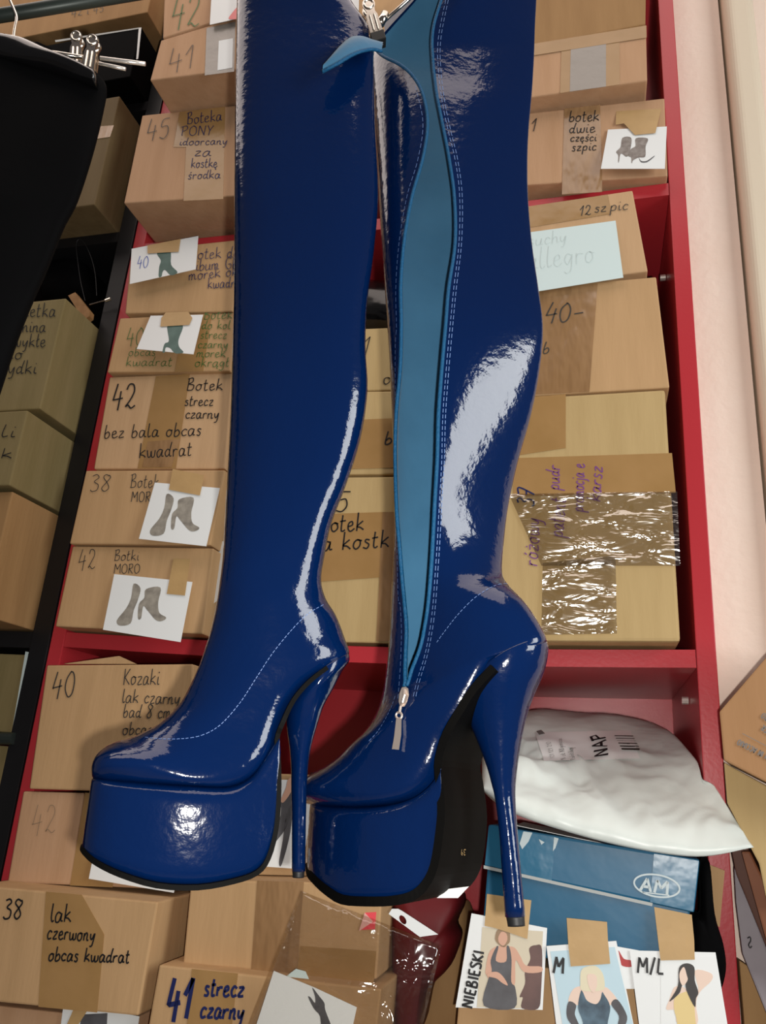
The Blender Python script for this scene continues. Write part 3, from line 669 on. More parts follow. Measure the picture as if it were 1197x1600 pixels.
# boxes and bags under the carton
bd1 = carton([(722, 1500), (1062, 1530), (1050, 1760), (700, 1740)], -.02, .26, 'tan', 'plain cardboard box behind the three model photo sheets', G5)
def soft_lump(name, poly, Y, dep, m, label, cat, bulge=.02, round_=.5):
    """a soft closed bag: traced outline with real depth and a rounded belly"""
    pl = front(Y); pts = [pl.hit(x, y) for x, y in cm(poly, 4, True)]
    c = sum(pts, V((0, 0, 0)))/len(pts); N = len(pts); vs, fs = [], []
    rings = [(0.02, 0), (.35, -.0), (.7, .0), (.93, .012), (1.0, .03), (1.0, dep-.03), (.9, dep), (.02, dep)]
    for s_, d in rings:
        for i, p in enumerate(pts):
            bl = -bulge*(1-s_**2) if d < dep*.5 else bulge*(1-s_**2)
            vs.append(c+(p-c)*s_+V((0, d+bl, 0)))
    for k_ in range(len(rings)-1):
        for i in range(N): fs.append((k_*N+i, k_*N+(i+1) % N, (k_+1)*N+(i+1) % N, (k_+1)*N+i))
    fs += [tuple(range(N)), tuple((len(rings)-1)*N+i for i in range(N))]
    return tag(mk(name, vs, fs, m, smooth=True), label, cat)
soft_lump('black_bag', [(1082, 1440), (1097, 1425), (1097, 1348), (1112, 1350), (1120, 1430), (1134, 1480), (1138, 1520), (1128, 1560), (1112, 1600), (1076, 1600)], -.05, .045, M['black_cloth'], 'black fabric bag squeezed between the blue AM carton and right panel', 'bag', .003)
tag(prism('cardboard_flap', [(1088, 1343), (1132, 1360), (1124, 1448), (1112, 1440), (1100, 1400)], front(-.012).pj(), CARD['tan'], thick=.003), 'loose brown cardboard flap standing beside the right red panel', 'cardboard')
soft_lump('torn_red_bag', [(606, 1395), (640, 1375), (705, 1390), (716, 1415), (702, 1450), (710, 1475), (694, 1520), (660, 1560), (640, 1640), (612, 1640)], -.012, .08, M['torn_red'], 'dark red bag with ragged edge below the right boot sole', 'bag', .008)
soft_lump('brown_bag', [(640, 1560), (700, 1440), (722, 1420), (730, 1500), (720, 1640), (640, 1660)], .085, .1, CARD['brown'], 'crumpled brown paper below the torn red bag', 'paper', .01)

MG = 'model photographs taped under the blue carton'
k5 = 200/1197; z1 = lambda P: zz(P, 680, 1400, k5)
s = sheet([(737, 1427), (855, 1450), (848, 1578), (712, 1574)], -.05, .012, 'photo sheet marked NIEBIESKI of a person in a dark halter dress', MG)
pr(s, z1([(440, 290), (1010, 330), (965, 1055), (390, 1040)]), 'print_beige', 'printed_background', 1, False)
pr(s, z1([(880, 490), (940, 460), (1000, 500), (990, 900), (960, 1055), (810, 1048), (820, 950), (790, 940), (840, 820), (840, 700), (890, 590)]), 'print_figure', 'printed_figure', 2)
pr(s, z1([(580, 470), (690, 470), (750, 490), (800, 570), (850, 650), (990, 660), (988, 712), (830, 710), (752, 600), (735, 860), (560, 840), (480, 740), (472, 690), (505, 530)]), 'print_skin', 'printed_figure', 3)
pr(s, z1([(560, 400), (580, 320), (640, 290), (695, 330), (700, 420), (680, 450), (640, 480), (590, 450)]), 'print_brown_hair', 'printed_hair', 3)
pr(s, z1([(590, 390), (620, 335), (665, 350), (675, 410), (640, 465), (600, 440)]), 'print_skin', 'printed_face', 4)
pr(s, z1([(520, 600), (570, 480), (592, 480), (568, 605), (665, 610), (668, 475), (695, 480), (715, 600), (712, 800), (750, 860), (740, 1050), (455, 1025), (500, 770), (530, 700)]), 'print_dark', 'printed_dress', 4)
pr(s, z1([(500, 720), (580, 710), (640, 760), (680, 835), (630, 815), (570, 770), (490, 750)]), 'print_skin', 'printed_hand', 5)
stape(s, z1([(485, -20), (900, 40), (862, 402), (700, 345), (560, 300), (462, 280)]))
mb = MB(); write(mb, 'NIEBIESKI', 738, 1576, 17, s.pl.pj(.0016), .0022, 92, -1.36, print_=False, slant=0); mb.build('handwriting', M['ink'], s.root, recalc=False)
k6 = 170/1197; z2 = lambda P: zz(P, 840, 1400, k6)
s = sheet([(960, 1478), (1004, 1486), (1006, 1545), (966, 1545)], -.052, .003, 'small sheet with a red shape between the photo sheets marked M and M/L', MG)
pr(s, z2([(890, 600), (950, 690), (1030, 710), (1035, 778), (915, 755)]), 'print_red')
s = sheet([(854, 1478), (963, 1470), (1004, 1668), (880, 1690)], -.055, .012, 'photo sheet marked M of a blond person in dark top and long gloves', MG)
pr(s, z2([(140, 610), (850, 560), (1120, 1700), (330, 1750)]), 'print_sky', 'printed_background', 1, False)
pr(s, z2([(380, 1040), (480, 990), (720, 1000), (790, 1030), (880, 1150), (800, 1200), (640, 1200), (430, 1200), (340, 1170)]), 'print_pale_skin', 'printed_figure', 2)
pr(s, z2([(470, 960), (480, 820), (560, 770), (650, 775), (720, 860), (740, 1000), (700, 1040), (560, 1050), (480, 1030)]), 'print_blond', 'printed_hair', 3)
pr(s, z2([(545, 880), (590, 855), (645, 880), (655, 980), (620, 1060), (570, 1010)]), 'print_pale_skin', 'printed_face', 4)
pr(s, z2([(445, 1230), (475, 1050), (500, 1060), (545, 1150), (640, 1190), (690, 1140), (710, 1060), (730, 1080), (800, 1220), (770, 1420), (790, 1600), (480, 1600), (500, 1400)]), 'print_black_blue', 'printed_top', 3)
pr(s, z2([(345, 1160), (425, 1200), (410, 1300), (460, 1430), (420, 1450), (340, 1370), (318, 1270)]), 'print_dark', 'printed_glove', 3)
pr(s, z2([(810, 1190), (880, 1140), (985, 1320), (950, 1440), (880, 1440), (895, 1320)]), 'print_dark', 'printed_glove', 3)
stape(s, z2([(320, 240), (765, 285), (775, 490), (800, 745), (365, 775), (340, 560)]))
mb = MB(); write(mb, 'M', 864, 1520, 25, s.pl.pj(.0016), .0026, 18, .12, print_=False, slant=0); mb.build('handwriting', M['ink'], s.root, recalc=False)
k7 = 227/1197; z3 = lambda P: zz(P, 970, 1380, k7)
s = sheet([(984, 1485), (1118, 1488), (1150, 1680), (1010, 1690)], -.054, .010, 'photo sheet marked M/L of a dark-haired person in a yellow top', MG)
pr(s, z3([(330, 620), (780, 600), (910, 1420), (330, 1480)]), 'paper', 'printed_background', 1, False)
pr(s, z3([(440, 860), (500, 850), (560, 880), (640, 880), (610, 720), (740, 740), (750, 800), (650, 900), (620, 1000), (630, 1160), (470, 1160), (450, 1050), (375, 1040), (400, 960)]), 'print_pale_skin', 'printed_figure', 2)
pr(s, z3([(450, 940), (560, 890), (600, 960), (620, 1160), (660, 1400), (480, 1400), (465, 1150), (440, 1040)]), 'print_yellow', 'printed_top', 3)
pr(s, z3([(400, 975), (470, 850), (480, 700), (540, 660), (605, 690), (610, 800), (640, 900), (620, 950), (610, 1020), (540, 880), (530, 780), (500, 860), (480, 910)]), 'print_hair', 'printed_hair', 4)
pr(s, z3([(485, 740), (520, 690), (545, 760), (550, 800), (515, 845), (490, 810)]), 'print_pale_skin', 'printed_face', 5)
stape(s, z3([(275, 195), (585, 260), (605, 470), (610, 630), (328, 636), (310, 490)]))
mb = MB(); write(mb, 'M/L', 995, 1520, 24, s.pl.pj(.0016), .0022, 44, .05, print_=False, slant=0); mb.build('handwriting', M['ink'], s.root, recalc=False)

# clear plastic bag with a header strip, over the brown box
def clear_bag():
    root = empty('plastic_bag', front(-.08).hit(500, 1600), 'clear plastic bag with white punched header strip below the boots', 'plastic bag')
    import mathutils.noise as mn
    q = [(470, 1392), (690, 1478), (640, 1690), (372, 1640)]
    pl = front(-.105); P = [pl.hit(*p) for p in q]; n = 26; vs, fs = [], []
    for side in (0, 1):
        for j in range(n+1):
            for i in range(n+1):
                u, v = i/n, j/n; p = (P[0]*(1-u)+P[1]*u)*(1-v)+(P[3]*(1-u)+P[2]*u)*v
                e = (1-(2*u-1)**4)*(1-(2*v-1)**4)
                vs.append(p + V((0, (.007 if side else -.006)*e - .006*mn.noise(V((p.x*22, p.z*22, side*5)))*e, 0)))
    W = n+1; Nn = W*W
    for j in range(n):
        for i in range(n):
            a = j*W+i; fs.append((a, a+1, a+W+1, a+W)); fs.append((Nn+a, Nn+a+W, Nn+a+W+1, Nn+a+1))
    mk('film', vs, fs, M['film'], root, smooth=True, merge=True)
    # header strip with round hole
    k8 = 320/1197; f = lambda x, y: (400+x*k8, 1380+y*k8)
    A, B, C_, D = f(735, 150), f(835, 150), f(1065, 300), f(1045, 378)
    pj = front(-.115).pj(); hc = (858/1*k8+400, 214*k8+1380)
    hole = [(hc[0]+5.6*math.cos(a)+1.5*math.sin(a), hc[1]+7*math.sin(a)+1.5*math.cos(a)) for a in [2*math.pi*i/16 for i in range(16)]]
    outer = []
    quad = [A, B, C_, D]
    for i in range(16):
        a = 2*math.pi*i/16; dx, dy = math.cos(a), math.sin(a); best = 1e9
        for e in range(4):
            x1, y1 = quad[e]; x2, y2 = quad[(e+1) % 4]; ex, ey = x2-x1, y2-y1
            det = dx*(-ey)+ex*dy
            if abs(det) < 1e-9: continue
            t = ((x1-hc[0])*(-ey)+ex*(y1-hc[1]))/det; s_ = (dx*(y1-hc[1])-dy*(x1-hc[0]))/det
            if t > 0 and -.001 <= s_ <= 1.001: best = min(best, t)
        outer.append((hc[0]+dx*best, hc[1]+dy*best))
    outer2 = outer
    va = [pj(*p)[0] for p in outer2] + [pj(*p)[0] for p in hole]; va += [p+V((0, .0008, 0)) for p in va]
    fs = []
    for i in range(16):
        j = (i+1) % 16; fs += [(i, j, 16+j, 16+i), (32+i, 48+i, 48+j, 32+j), (i, 32+i, 32+j, j), (16+i, 16+j, 48+j, 48+i)]
    mk('header_strip', va, fs, M['paper'], root)
    pjc = front(-.104).pj()
    c = prism('insert_card', [f(105, 512), f(345, 610), f(590, 725), f(530, 1000), f(-40, 960)], pjc, M['paper'], root, .0005)
    prism('printed_glove', cm([f(330, 610), f(370, 660), f(400, 700), f(405, 740), f(440, 830), f(470, 900), f(390, 900), f(375, 780), f(340, 735), f(305, 665), f(320, 668), f(345, 700), f(345, 660)], 3, True), front(-.1046).pj(), M['print_dark'], c, .0002)
    prism('insert_card', [f(175, 545), f(235, 500), f(290, 515), f(310, 560)], front(-.1).pj(), M['paper_blue'], root, .0005)
clear_bag()

# far right: printed carton, stacked boards
def tilted(name, poly, Y, dvec, m, label, cat, parent=None, group=None):
    pl = front(Y); P = [pl.hit(*p) for p in poly]; Q = [p+V(dvec) for p in P]; N = len(P)
    o = mk(name, P+Q, [tuple(range(N)), tuple(range(2*N-1, N-1, -1))]+[(i, (i+1) % N, N+(i+1) % N, N+i) for i in range(N)], m, parent, bevel=.002)
    return tag(o, label, cat, group) if not parent else o
pc = empty('cardboard_box', front(-.1).hit(1200, 1210), 'tilted orange-brown box printed IN ACCIAIO leaning at right edge', 'box', 'boxes leaning by the wall')
tilted('carton', [(1240, 985), (1197, 1027), (1124, 1112), (1131, 1188), (1205, 1226), (1330, 1290), (1360, 1060)], -.1, (.02, .1, .0), CARD['orange'], None, None, pc)
mb = MB(); pj = front(-.1015).pj()
write(mb, 'MI IN ACCIAIO', 1206, 1181, 9, pj, .0011, 58, math.pi+.47, print_=True, jit=0); write(mb, 'FER', 1206, 1141, 9, pj, .0011, 16, math.pi+.6, print_=True, jit=0); write(mb, 'FRO', 1206, 1122, 9, pj, .0011, 16, math.pi+.6, print_=True, jit=0)
P_ = [pj(1160, 1146), pj(1206, 1170)]; ribbon(mb, [p for p, _ in P_], [n for _, n in P_], .0006)
mb.build('printed_text', M['grey_print'], pc, recalc=False)
tilted('cardboard_box', [(1131, 1191), (1207, 1233), (1330, 1290), (1330, 1420), (1200, 1420), (1186, 1350), (1136, 1255)], -.06, (.02, .09, 0), CARD['yellow'], 'yellowish cardboard box under the tilted printed box at right edge', 'box', None, 'boxes leaning by the wall')
tilted('wooden_board', [(1136, 1256), (1148, 1262), (1230, 1500), (1230, 1560), (1150, 1365), (1143, 1330)], -.03, (.01, .06, 0), M['leather_brown'], 'dark brown board leaning behind the grey board at right edge', 'board')
tilted('wooden_board', [(1158, 1330), (1172, 1330), (1240, 1470), (1240, 1530), (1197, 1470)], -.05, (.01, .05, 0), pm('board_rust', (.22, .075, .03), (.15, .05, .02), 9), 'rust brown board leaning under the yellowish box at right edge', 'board')
gb = empty('display_board', front(-.02).hit(1190, 1560), 'grey panel board with small hook leaning beside red side panel', 'board')
tilted('panel', [(1147, 1355), (1160, 1375), (1240, 1600), (1240, 1660), (1200, 1590), (1160, 1490), (1150, 1410)], -.02, (.005, .04, 0), M['grey_board'], None, None, gb)
hk = [front(-.023).hit(x, y) for x, y in cm([(1168, 1466), (1172, 1464), (1173, 1470), (1170, 1476), (1172, 1481), (1175, 1478)], 4)]
MB().tube(hk, .0006, 6).build('hook', M['cap'], gb)
tilted('cardboard_box', [(1155, 1500), (1170, 1510), (1240, 1640), (1240, 1760), (1170, 1760), (1163, 1600)], -.0, (.0, .02, 0), CARD['brown'], 'brown cardboard box at bottom right corner beneath the grey board', 'box', None, 'boxes leaning by the wall')

# ------------------------------------------------------------------ left side: boxes in the black bookcase
def xbox(top, bot, x, topw, depth, tone, label, side_tone=None, texts_=None, name='cardboard_box', material=None):
    """box whose front right edge runs top->bot in the picture and whose right side stands at world x"""
    d = ray(*top); Y = -1 + d.y*(x-CAM.x)/d.x
    a = front(Y).hit(*top); b = front(Y).hit(*bot); b.x = a.x
    P = [V((a.x-topw, Y, a.z)), a, b, V((a.x-topw, Y, b.z))]
    B_ = Box(); B_.pl = front(Y); B_.root = empty(name, (a.x-topw/2, Y+depth/2, b.z), label, 'box', G4)
    Q = [p+V((0, depth, 0)) for p in P]
    B_.body = mk('carton', P+Q, [(0, 1, 2, 3), (7, 6, 5, 4), (0, 4, 5, 1), (1, 5, 6, 2), (2, 6, 7, 3), (3, 7, 4, 0)], material or CARD[tone], B_.root, bevel=.002)
    return B_
xs = BR-.034
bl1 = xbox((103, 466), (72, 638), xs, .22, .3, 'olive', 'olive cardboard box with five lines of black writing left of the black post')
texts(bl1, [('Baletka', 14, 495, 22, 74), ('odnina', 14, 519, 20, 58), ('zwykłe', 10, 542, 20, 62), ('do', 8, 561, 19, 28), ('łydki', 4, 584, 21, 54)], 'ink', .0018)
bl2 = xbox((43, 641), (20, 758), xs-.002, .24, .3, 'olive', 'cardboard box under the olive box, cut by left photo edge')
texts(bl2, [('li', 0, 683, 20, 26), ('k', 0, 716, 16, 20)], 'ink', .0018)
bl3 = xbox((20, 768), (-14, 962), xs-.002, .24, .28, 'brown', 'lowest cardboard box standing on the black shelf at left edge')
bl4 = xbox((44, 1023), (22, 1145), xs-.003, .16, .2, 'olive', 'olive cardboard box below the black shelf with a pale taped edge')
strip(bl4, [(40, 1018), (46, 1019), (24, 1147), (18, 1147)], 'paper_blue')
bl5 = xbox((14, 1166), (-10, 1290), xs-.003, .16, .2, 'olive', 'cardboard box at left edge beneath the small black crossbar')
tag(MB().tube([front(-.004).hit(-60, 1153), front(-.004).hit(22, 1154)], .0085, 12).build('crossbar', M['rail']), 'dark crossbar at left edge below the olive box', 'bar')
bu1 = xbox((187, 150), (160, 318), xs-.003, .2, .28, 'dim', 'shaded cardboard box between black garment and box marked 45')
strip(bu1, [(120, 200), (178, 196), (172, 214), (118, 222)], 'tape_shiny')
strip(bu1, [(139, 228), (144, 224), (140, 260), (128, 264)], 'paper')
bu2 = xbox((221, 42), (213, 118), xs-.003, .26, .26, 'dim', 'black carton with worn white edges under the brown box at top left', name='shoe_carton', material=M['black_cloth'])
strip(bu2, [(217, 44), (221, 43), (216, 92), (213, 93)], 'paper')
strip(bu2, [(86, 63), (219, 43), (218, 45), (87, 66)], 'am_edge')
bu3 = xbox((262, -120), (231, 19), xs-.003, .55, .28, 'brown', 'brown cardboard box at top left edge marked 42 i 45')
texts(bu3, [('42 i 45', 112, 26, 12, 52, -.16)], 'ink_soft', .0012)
for bx in (bu2, bu1):
    z_ = bx.root.location.z; MB().aabox((BL+.031, bx.root.location.y*0, z_-.022), (BR-.032, DP-.01, z_-.001)).build('shelf_board', M['black_wood'], bb)  # boards added under both boxes; the upper one keeps ceiling light off the lower
# boxes behind the gap at top between the boots
bt = carton([(470, -68), (690, -90), (690, 95), (462, 112)], -.05, .28, 'tan', 'cardboard box seen above the clip between the boot tops', G3)
strip(bt, [(480, -58), (562, -70), (560, 60), (480, 70)], 'paper', .0006, 'paper_label')

soft_lump('black_bag', [(446, 498), (470, 455), (520, 432), (600, 430), (640, 450), (648, 507), (520, 510), (448, 513)], .06, .12, M['black_patent'], 'glossy black bag on top of the box stack between the boots', 'bag', .01)

# ------------------------------------------------------------------ hanging rail, black garment on a clip hanger
def clip(root, px, py, dist, ang, sc=1.0, name='clip'):
    """spring clip: round pressed loop, ribbed jaw plates, black rubber tip; drawn downward from (px,py)"""
    pl = facing(dist); o = pl.hit(px, py); ex = (pl.hit(px+1, py)-o)/.00049; ez = (pl.hit(px, py-1)-o)/.00049; ey = -pl.n
    ca, sa = math.cos(ang), math.sin(ang); X = ex*ca - ez*sa; Z = ez*ca + ex*sa; m = .00049*sc
    P = lambda x, z, y=0: o + X*(x*m) + Z*(z*m) + ey*y
    mb = MB()
    for sgn in (-1, 1):
        outline = []
        for i in range(17): a = R(-40+260*i/16); outline.append((10*math.cos(a), 0+10*math.sin(a)))
        outline += [(-6.5, -12), (-9, -18), (-10, -46), (10, -46), (9, -18), (6.5, -12)]
        y0 = sgn*.004; N = len(outline); vs = [P(x, z, y0) for x, z in outline] + [P(x, z, y0+.0012) for x, z in outline]
        mb.add((vs, [tuple(range(N)), tuple(range(2*N-1, N-1, -1))]+[(i, (i+1) % N, N+(i+1) % N, N+i) for i in range(N)]))
        ring = [P(7*math.cos(a), 7*math.sin(a), y0-.0004) for a in [2*math.pi*i/20 for i in range(21)]]
        mb.tube(ring, .0009, 6)
        for x in (-3.5, 3.5): mb.tube([P(x, -18, y0-.0004), P(x, -42, y0-.0004)], .0009, 6)
    c = mb.build(name, M['metal'], root, smooth=False)
    mb = MB(); mb.box(P(0, -52, 0), X*(11*m), Z*(7*m), ey*.0055); mb.build('rubber_tip', M['rubber'], c, bevel=.0008)
    return c
DG = .60
tag(MB().tube([facing(.66).hit(-240, 62), facing(.66).hit(40, 18), facing(.66).hit(330, -30)], .0075, 20).build('hanging_rail', M['rail'], smooth=True), 'dark pipe rail crossing the top left corner', 'rail')
hg = empty('clip_hanger', facing(DG).hit(20, 60), 'metal clip hanger holding the black garment at top left', 'hanger', 'metal clip hangers')
fp = facing(DG)
MB().tube([fp.hit(x, y) for x, y in cm([(8, -40), (14, -5), (22, 15), (26, 28), (23, 45), (21, 60)], 5)], .0013, 8).build('hook', M['metal'], hg, smooth=True)
MB().tube([fp.hit(-160, 38), fp.hit(10, 62), fp.hit(80, 82), fp.hit(130, 90)], .0022, 8).build('bar', M['metal'], hg, smooth=True)
a_, b_ = fp.hit(157, 91), fp.hit(227, 100); MB().tube([a_, b_], .0021, 10).build('bar_end', M['white_bar'], hg, smooth=True)
MB().tube([fp.hit(155, 99), fp.hit(196, 108)], .0018, 10).build('bar_end', M['white_bar'], hg, smooth=True)
clip(hg, 121, 62, DG+.012, .05, .95); clip(hg, 146, 68, DG, .16, 1.0)
def garment():
    root = empty('garment', facing(DG).hit(-60, 700), 'black shiny garment hanging at the left edge from the clip hanger', 'garment')
    secs = [((-260, 30), (60, 66), .004), ((-262, 60), (105, 88), .008), ((-265, 90), (148, 112), .012), ((-270, 115), (166, 134), .014), ((-280, 160), (163, 165), .016), ((-300, 230), (146, 235), .018), ((-320, 300), (121, 310), .02), ((-340, 340), (99, 352), .02), ((-350, 400), (76, 408), .02), ((-365, 470), (46, 478), .02), ((-380, 540), (20, 548), .018), ((-390, 620), (-6, 628), .016), ((-400, 720), (-40, 728), .014)]
    import mathutils.noise as mn
    pl = facing(DG); vs, fs = [], []; n = 48
    S2 = cm([(a[0], a[1], b[0], b[1], t) for a, b, t in secs], 5)
    for si, (x0, y0, x1, y1, t) in enumerate(S2):
        A, B = pl.hit(x1, y1), pl.hit(x0, y0); c, u = (A+B)/2, (A-B)/2
        for k_ in range(n):
            a = 2*math.pi*k_/n; q = c+u*math.cos(a)
            wr = .006*mn.noise(V((q.x*14, q.z*9, 2 if math.sin(a) > 0 else 6)))
            vs.append(q + pl.n*(math.copysign(abs(math.sin(a))**.7, math.sin(a))*t + (wr if abs(math.sin(a)) > .2 else wr*.2)))
    for i in range(len(S2)-1):
        for k_ in range(n): fs.append((i*n+k_, i*n+(k_+1) % n, (i+1)*n+(k_+1) % n, (i+1)*n+k_))
    fs += [tuple(range(n)), tuple((len(S2)-1)*n+k_ for k_ in range(n))]
    body = mk('body', vs, fs, M['black_cloth'], root, smooth=True)
    # shiny folded waistband over the bar
    secs = [(-200, 40, .012), (-60, 52, .013), (0, 66, .012), (40, 74, .013), (80, 88, .010), (118, 104, .008), (150, 118, .006)]
    vs, fs = [], []; S3 = cm(secs, 6); n = 20
    for x, y, t in S3:
        c = pl.hit(x, y+8, .012); up = (pl.hit(x, y-10, .012)-pl.hit(x, y+10, .012)).normalized()
        for k_ in range(n):
            a = 2*math.pi*k_/n; vs.append(c + up*(math.cos(a)*t*1.1) + pl.n*(math.sin(a)*.011+.0012*math.sin(x*.05+2*a)))
    for i in range(len(S3)-1):
        for k_ in range(n): fs.append((i*n+k_, i*n+(k_+1) % n, (i+1)*n+(k_+1) % n, (i+1)*n+k_))
    fs += [tuple(range(n)), tuple((len(S3)-1)*n+k_ for k_ in range(n))]
    mk('waistband', vs, fs, M['black_patent'], root, smooth=True)
garment()
# spare hanger in the black bookcase: thin wire loop and wooden clamp
sp = empty('clip_hanger', front(-.01).hit(140, 500), 'wire loop hanger with wooden clamp above the olive written box', 'hanger', 'spare hangers')
fpp = front(-.015)
MB().tube([fpp.hit(x, y) for x, y in cm([(133, 470), (126, 440), (121, 405), (119, 382), (124, 374), (133, 382), (143, 404), (149, 430), (151, 462)], 5)], .0006, 6).build('wire_loop', M['cap'], sp)
prism('clamp', [(113, 468), (124, 463), (147, 492), (146, 500), (139, 505), (132, 498)], fpp.pj(), M['clamp_wood'], sp, .012)
MB().tube([fpp.hit(140, 476), fpp.hit(165, 469)], .0012, 8).tube([fpp.hit(165, 470), fpp.hit(173, 467)], .0028, 10).build('pin', M['metal'], sp)
soft_lump('black_bag', [(60, 412), (90, 399), (118, 397), (128, 412), (136, 450), (112, 462), (60, 465)], .02, .12, M['black_cloth'], 'black bag in the black bookcase above the olive written box', 'bag', .01)

# ------------------------------------------------------------------ boots
def hvec(px, py):
    d = ray(px, py); d.z = 0; return d.normalized()
def boot_plane(px, py, dist, turn):
    d = hvec(px, py); o = CAM + d*dist; n = -d
    n = V((n.x*math.cos(turn)-n.y*math.sin(turn), n.x*math.sin(turn)+n.y*math.cos(turn), 0)); return Plane(o, n)
def loft(name, secs, pl, m, parent, n=40, sub=4, cap=True, smooth=True, twist=0.0):
    """secs: (front px, back px, half depth, boxiness at back, boxiness at front, measured-on-near-side F?, B?)"""
    D_ = []
    for s_ in secs:
        F, B, t = s_[:3]; nb = s_[3] if len(s_) > 3 else 2.0; nf = s_[4] if len(s_) > 4 else 2.0
        oF = t if len(s_) > 5 and s_[5] else 0.0; oB = t if len(s_) > 6 and s_[6] else 0.0
        f = pl.hit(F[0], F[1], oF)-pl.n*oF; b = pl.hit(B[0], B[1], oB)-pl.n*oB
        if twist:
            k_ = max(0, min(1, (930-F[1])/160)); f = pl.hit(F[0], F[1], -twist*k_); b = pl.hit(B[0], B[1], twist*k_)
        D_.append((*f, *b, t, nb, nf))
    D2 = cm(D_, sub); vs, fs = [], []
    for d in D2:
        f, b, t, nb, nf = V(d[0:3]), V(d[3:6]), max(d[6], .0005), d[7], d[8]
        c, u = (f+b)/2, (f-b)/2
        for k_ in range(n):
            a = 2*math.pi*k_/n; co, si = math.cos(a), math.sin(a); e = nf if co > 0 else nb
            x = math.copysign(abs(co)**(2/e), co); y = math.copysign(abs(si)**(2/e), si)
            vs.append(c+u*x+pl.n*(t*y))
    for i in range(len(D2)-1):
        for k_ in range(n): fs.append((i*n+k_, i*n+(k_+1) % n, (i+1)*n+(k_+1) % n, (i+1)*n+k_))
    if cap: fs += [tuple(range(n)), tuple((len(D2)-1)*n+k_ for k_ in range(n))]
    return mk(name, vs, fs, m, parent, smooth=smooth)
def sole_strip(name, path, pl, m, parent, th=.0032, near=True, sub=3):
    """outsole: path of (px,py,half width) wrapped under the platform and up the arch"""
    Q = []
    for x, y, t in path:
        o = t if near else 0.0
        Q.append((*(pl.hit(x, y, o)-pl.n*o), t))
    Q = cm(Q, sub); vs, fs = [], []; N = len(Q)
    for i, q in enumerate(Q):
        p = V(q[:3]); a = V(Q[max(i-1, 0)][:3]); b = V(Q[min(i+1, N-1)][:3]); tg = (b-a).normalized()
        out = tg.cross(pl.n).normalized()
        for sgn, d in ((1, 0), (1, th), (-1, th), (-1, 0)): vs.append(p + pl.n*(sgn*q[3]) - out*d*SGN[0])
    for i in range(N-1):
        for k_ in range(4): fs.append((i*4+k_, i*4+(k_+1) % 4, (i+1)*4+(k_+1) % 4, (i+1)*4+k_))
    fs += [(0, 1, 2, 3), tuple((N-1)*4+k_ for k_ in range(4))]
    return mk(name, vs, fs, m, parent, bevel=0)
SGN = [1]
def dashes(mb, pj, pts, wd=.0006, dash=5, gap=3, sub=10):
    L = cm(pts, sub); acc = 0; cur = []
    seg = [L[0]]
    # resample to ~1 px
    out = []
    for a, b in zip(L, L[1:]):
        d = math.hypot(b[0]-a[0], b[1]-a[1]); k_ = max(1, int(d))
        for i in range(k_): out.append((a[0]+(b[0]-a[0])*i/k_, a[1]+(b[1]-a[1])*i/k_))
    i = 0
    while i < len(out)-2:
        P = [pj(*p) for p in out[i:i+dash+1:2]]; P = [q for q in P if q[0] is not None]
        if len(P) > 1: ribbon(mb, [q[0] for q in P], [q[1] for q in P], wd)
        i += dash+gap

# ---- left boot
PLL = boot_plane(330, 1150, .60, 0)
lb = empty('platform_boot', PLL.hit(300, 1376), 'left blue patent thigh boot in side view, its zip side hidden', 'boot', 'pair of blue platform boots')
U = [((371, -80), (480, -70), 0.022, 2.5, 2.5), ((371, -30), (528, -20), 0.022, 2.5, 2.5), ((370, 10), (556, 22), 0.022, 2.5, 2.5), ((369, 45), (582, 58), 0.022, 2.5, 2.5), ((368, 100), (583, 100), 0.022, 2.5, 2.5), ((367, 200), (585, 200), 0.023, 2.5, 2.5), ((366, 300), (590, 310), 0.024, 2.5, 2.5), ((366, 400), (583, 400), 0.025, 2.5, 2.5), ((365, 480), (573, 475), 0.026, 2.5, 2.5), ((363, 550), (570, 545), 0.027, 2.5, 2.5), ((361, 620), (573, 615), 0.028, 2.5, 2.5), ((358, 690), (562, 690), 0.028, 2.5, 2.5), ((354, 760), (540, 760), 0.028, 2.5, 2.5), ((351, 820), (517, 820), 0.027, 2.5, 2.5), ((348, 870), (506, 872), 0.027, 2.5, 2.5), ((344, 905), (501, 910), 0.027, 2.5, 2.5),
     ((338, 945), (509, 938), .030), ((330, 983), (524, 962), .030), ((321, 1012), (537, 995), .030), ((311, 1040), (544, 1027), .030, 2.6), ((299, 1067), (518, 1046), .030, 3.2, 2), ((284, 1095), (480, 1071), .030, 3.6, 2), ((264, 1118), (453, 1103), .031, 4, 2), ((242, 1135), (437, 1138), .032, 4.5, 2), ((220, 1146), (424, 1172), .034, 5, 2), ((200, 1154), (400, 1208), .037, 5, 2), ((181, 1159), (362, 1229), .0395, 5, 2), ((165, 1167), (305, 1229), .040, 5, 2), ((152, 1179), (232, 1225), .035, 4.5, 2.2), ((145.5, 1194), (184, 1222), .026, 4, 2.2), ((144.5, 1208), (160, 1220), .015, 3, 2.2), ((146, 1216), (149, 1219), .005)]
lup = loft('upper', U, PLL, M['blue'], lb, 56, 4, twist=.014)
PF = [((145, 1215.5), (131, 1320), .005), ((148, 1215.5), (133, 1325), .016), ((156, 1215.5), (142, 1333), .025), ((172, 1216.5), (160, 1343), .032), ((205, 1219.0), (196, 1358), .038), ((258, 1222.5), (250, 1373), .0415), ((310, 1225.5), (310, 1376), .0415), ((358, 1226.5), (362, 1368), .039), ((388, 1212.5), (398, 1356), .036), ((407, 1186.5), (417, 1333), .034), ((421, 1164.5), (428, 1290), .033), ((429, 1152.5), (432.5, 1235), .032), ((431, 1152.5), (433, 1180), .031)]
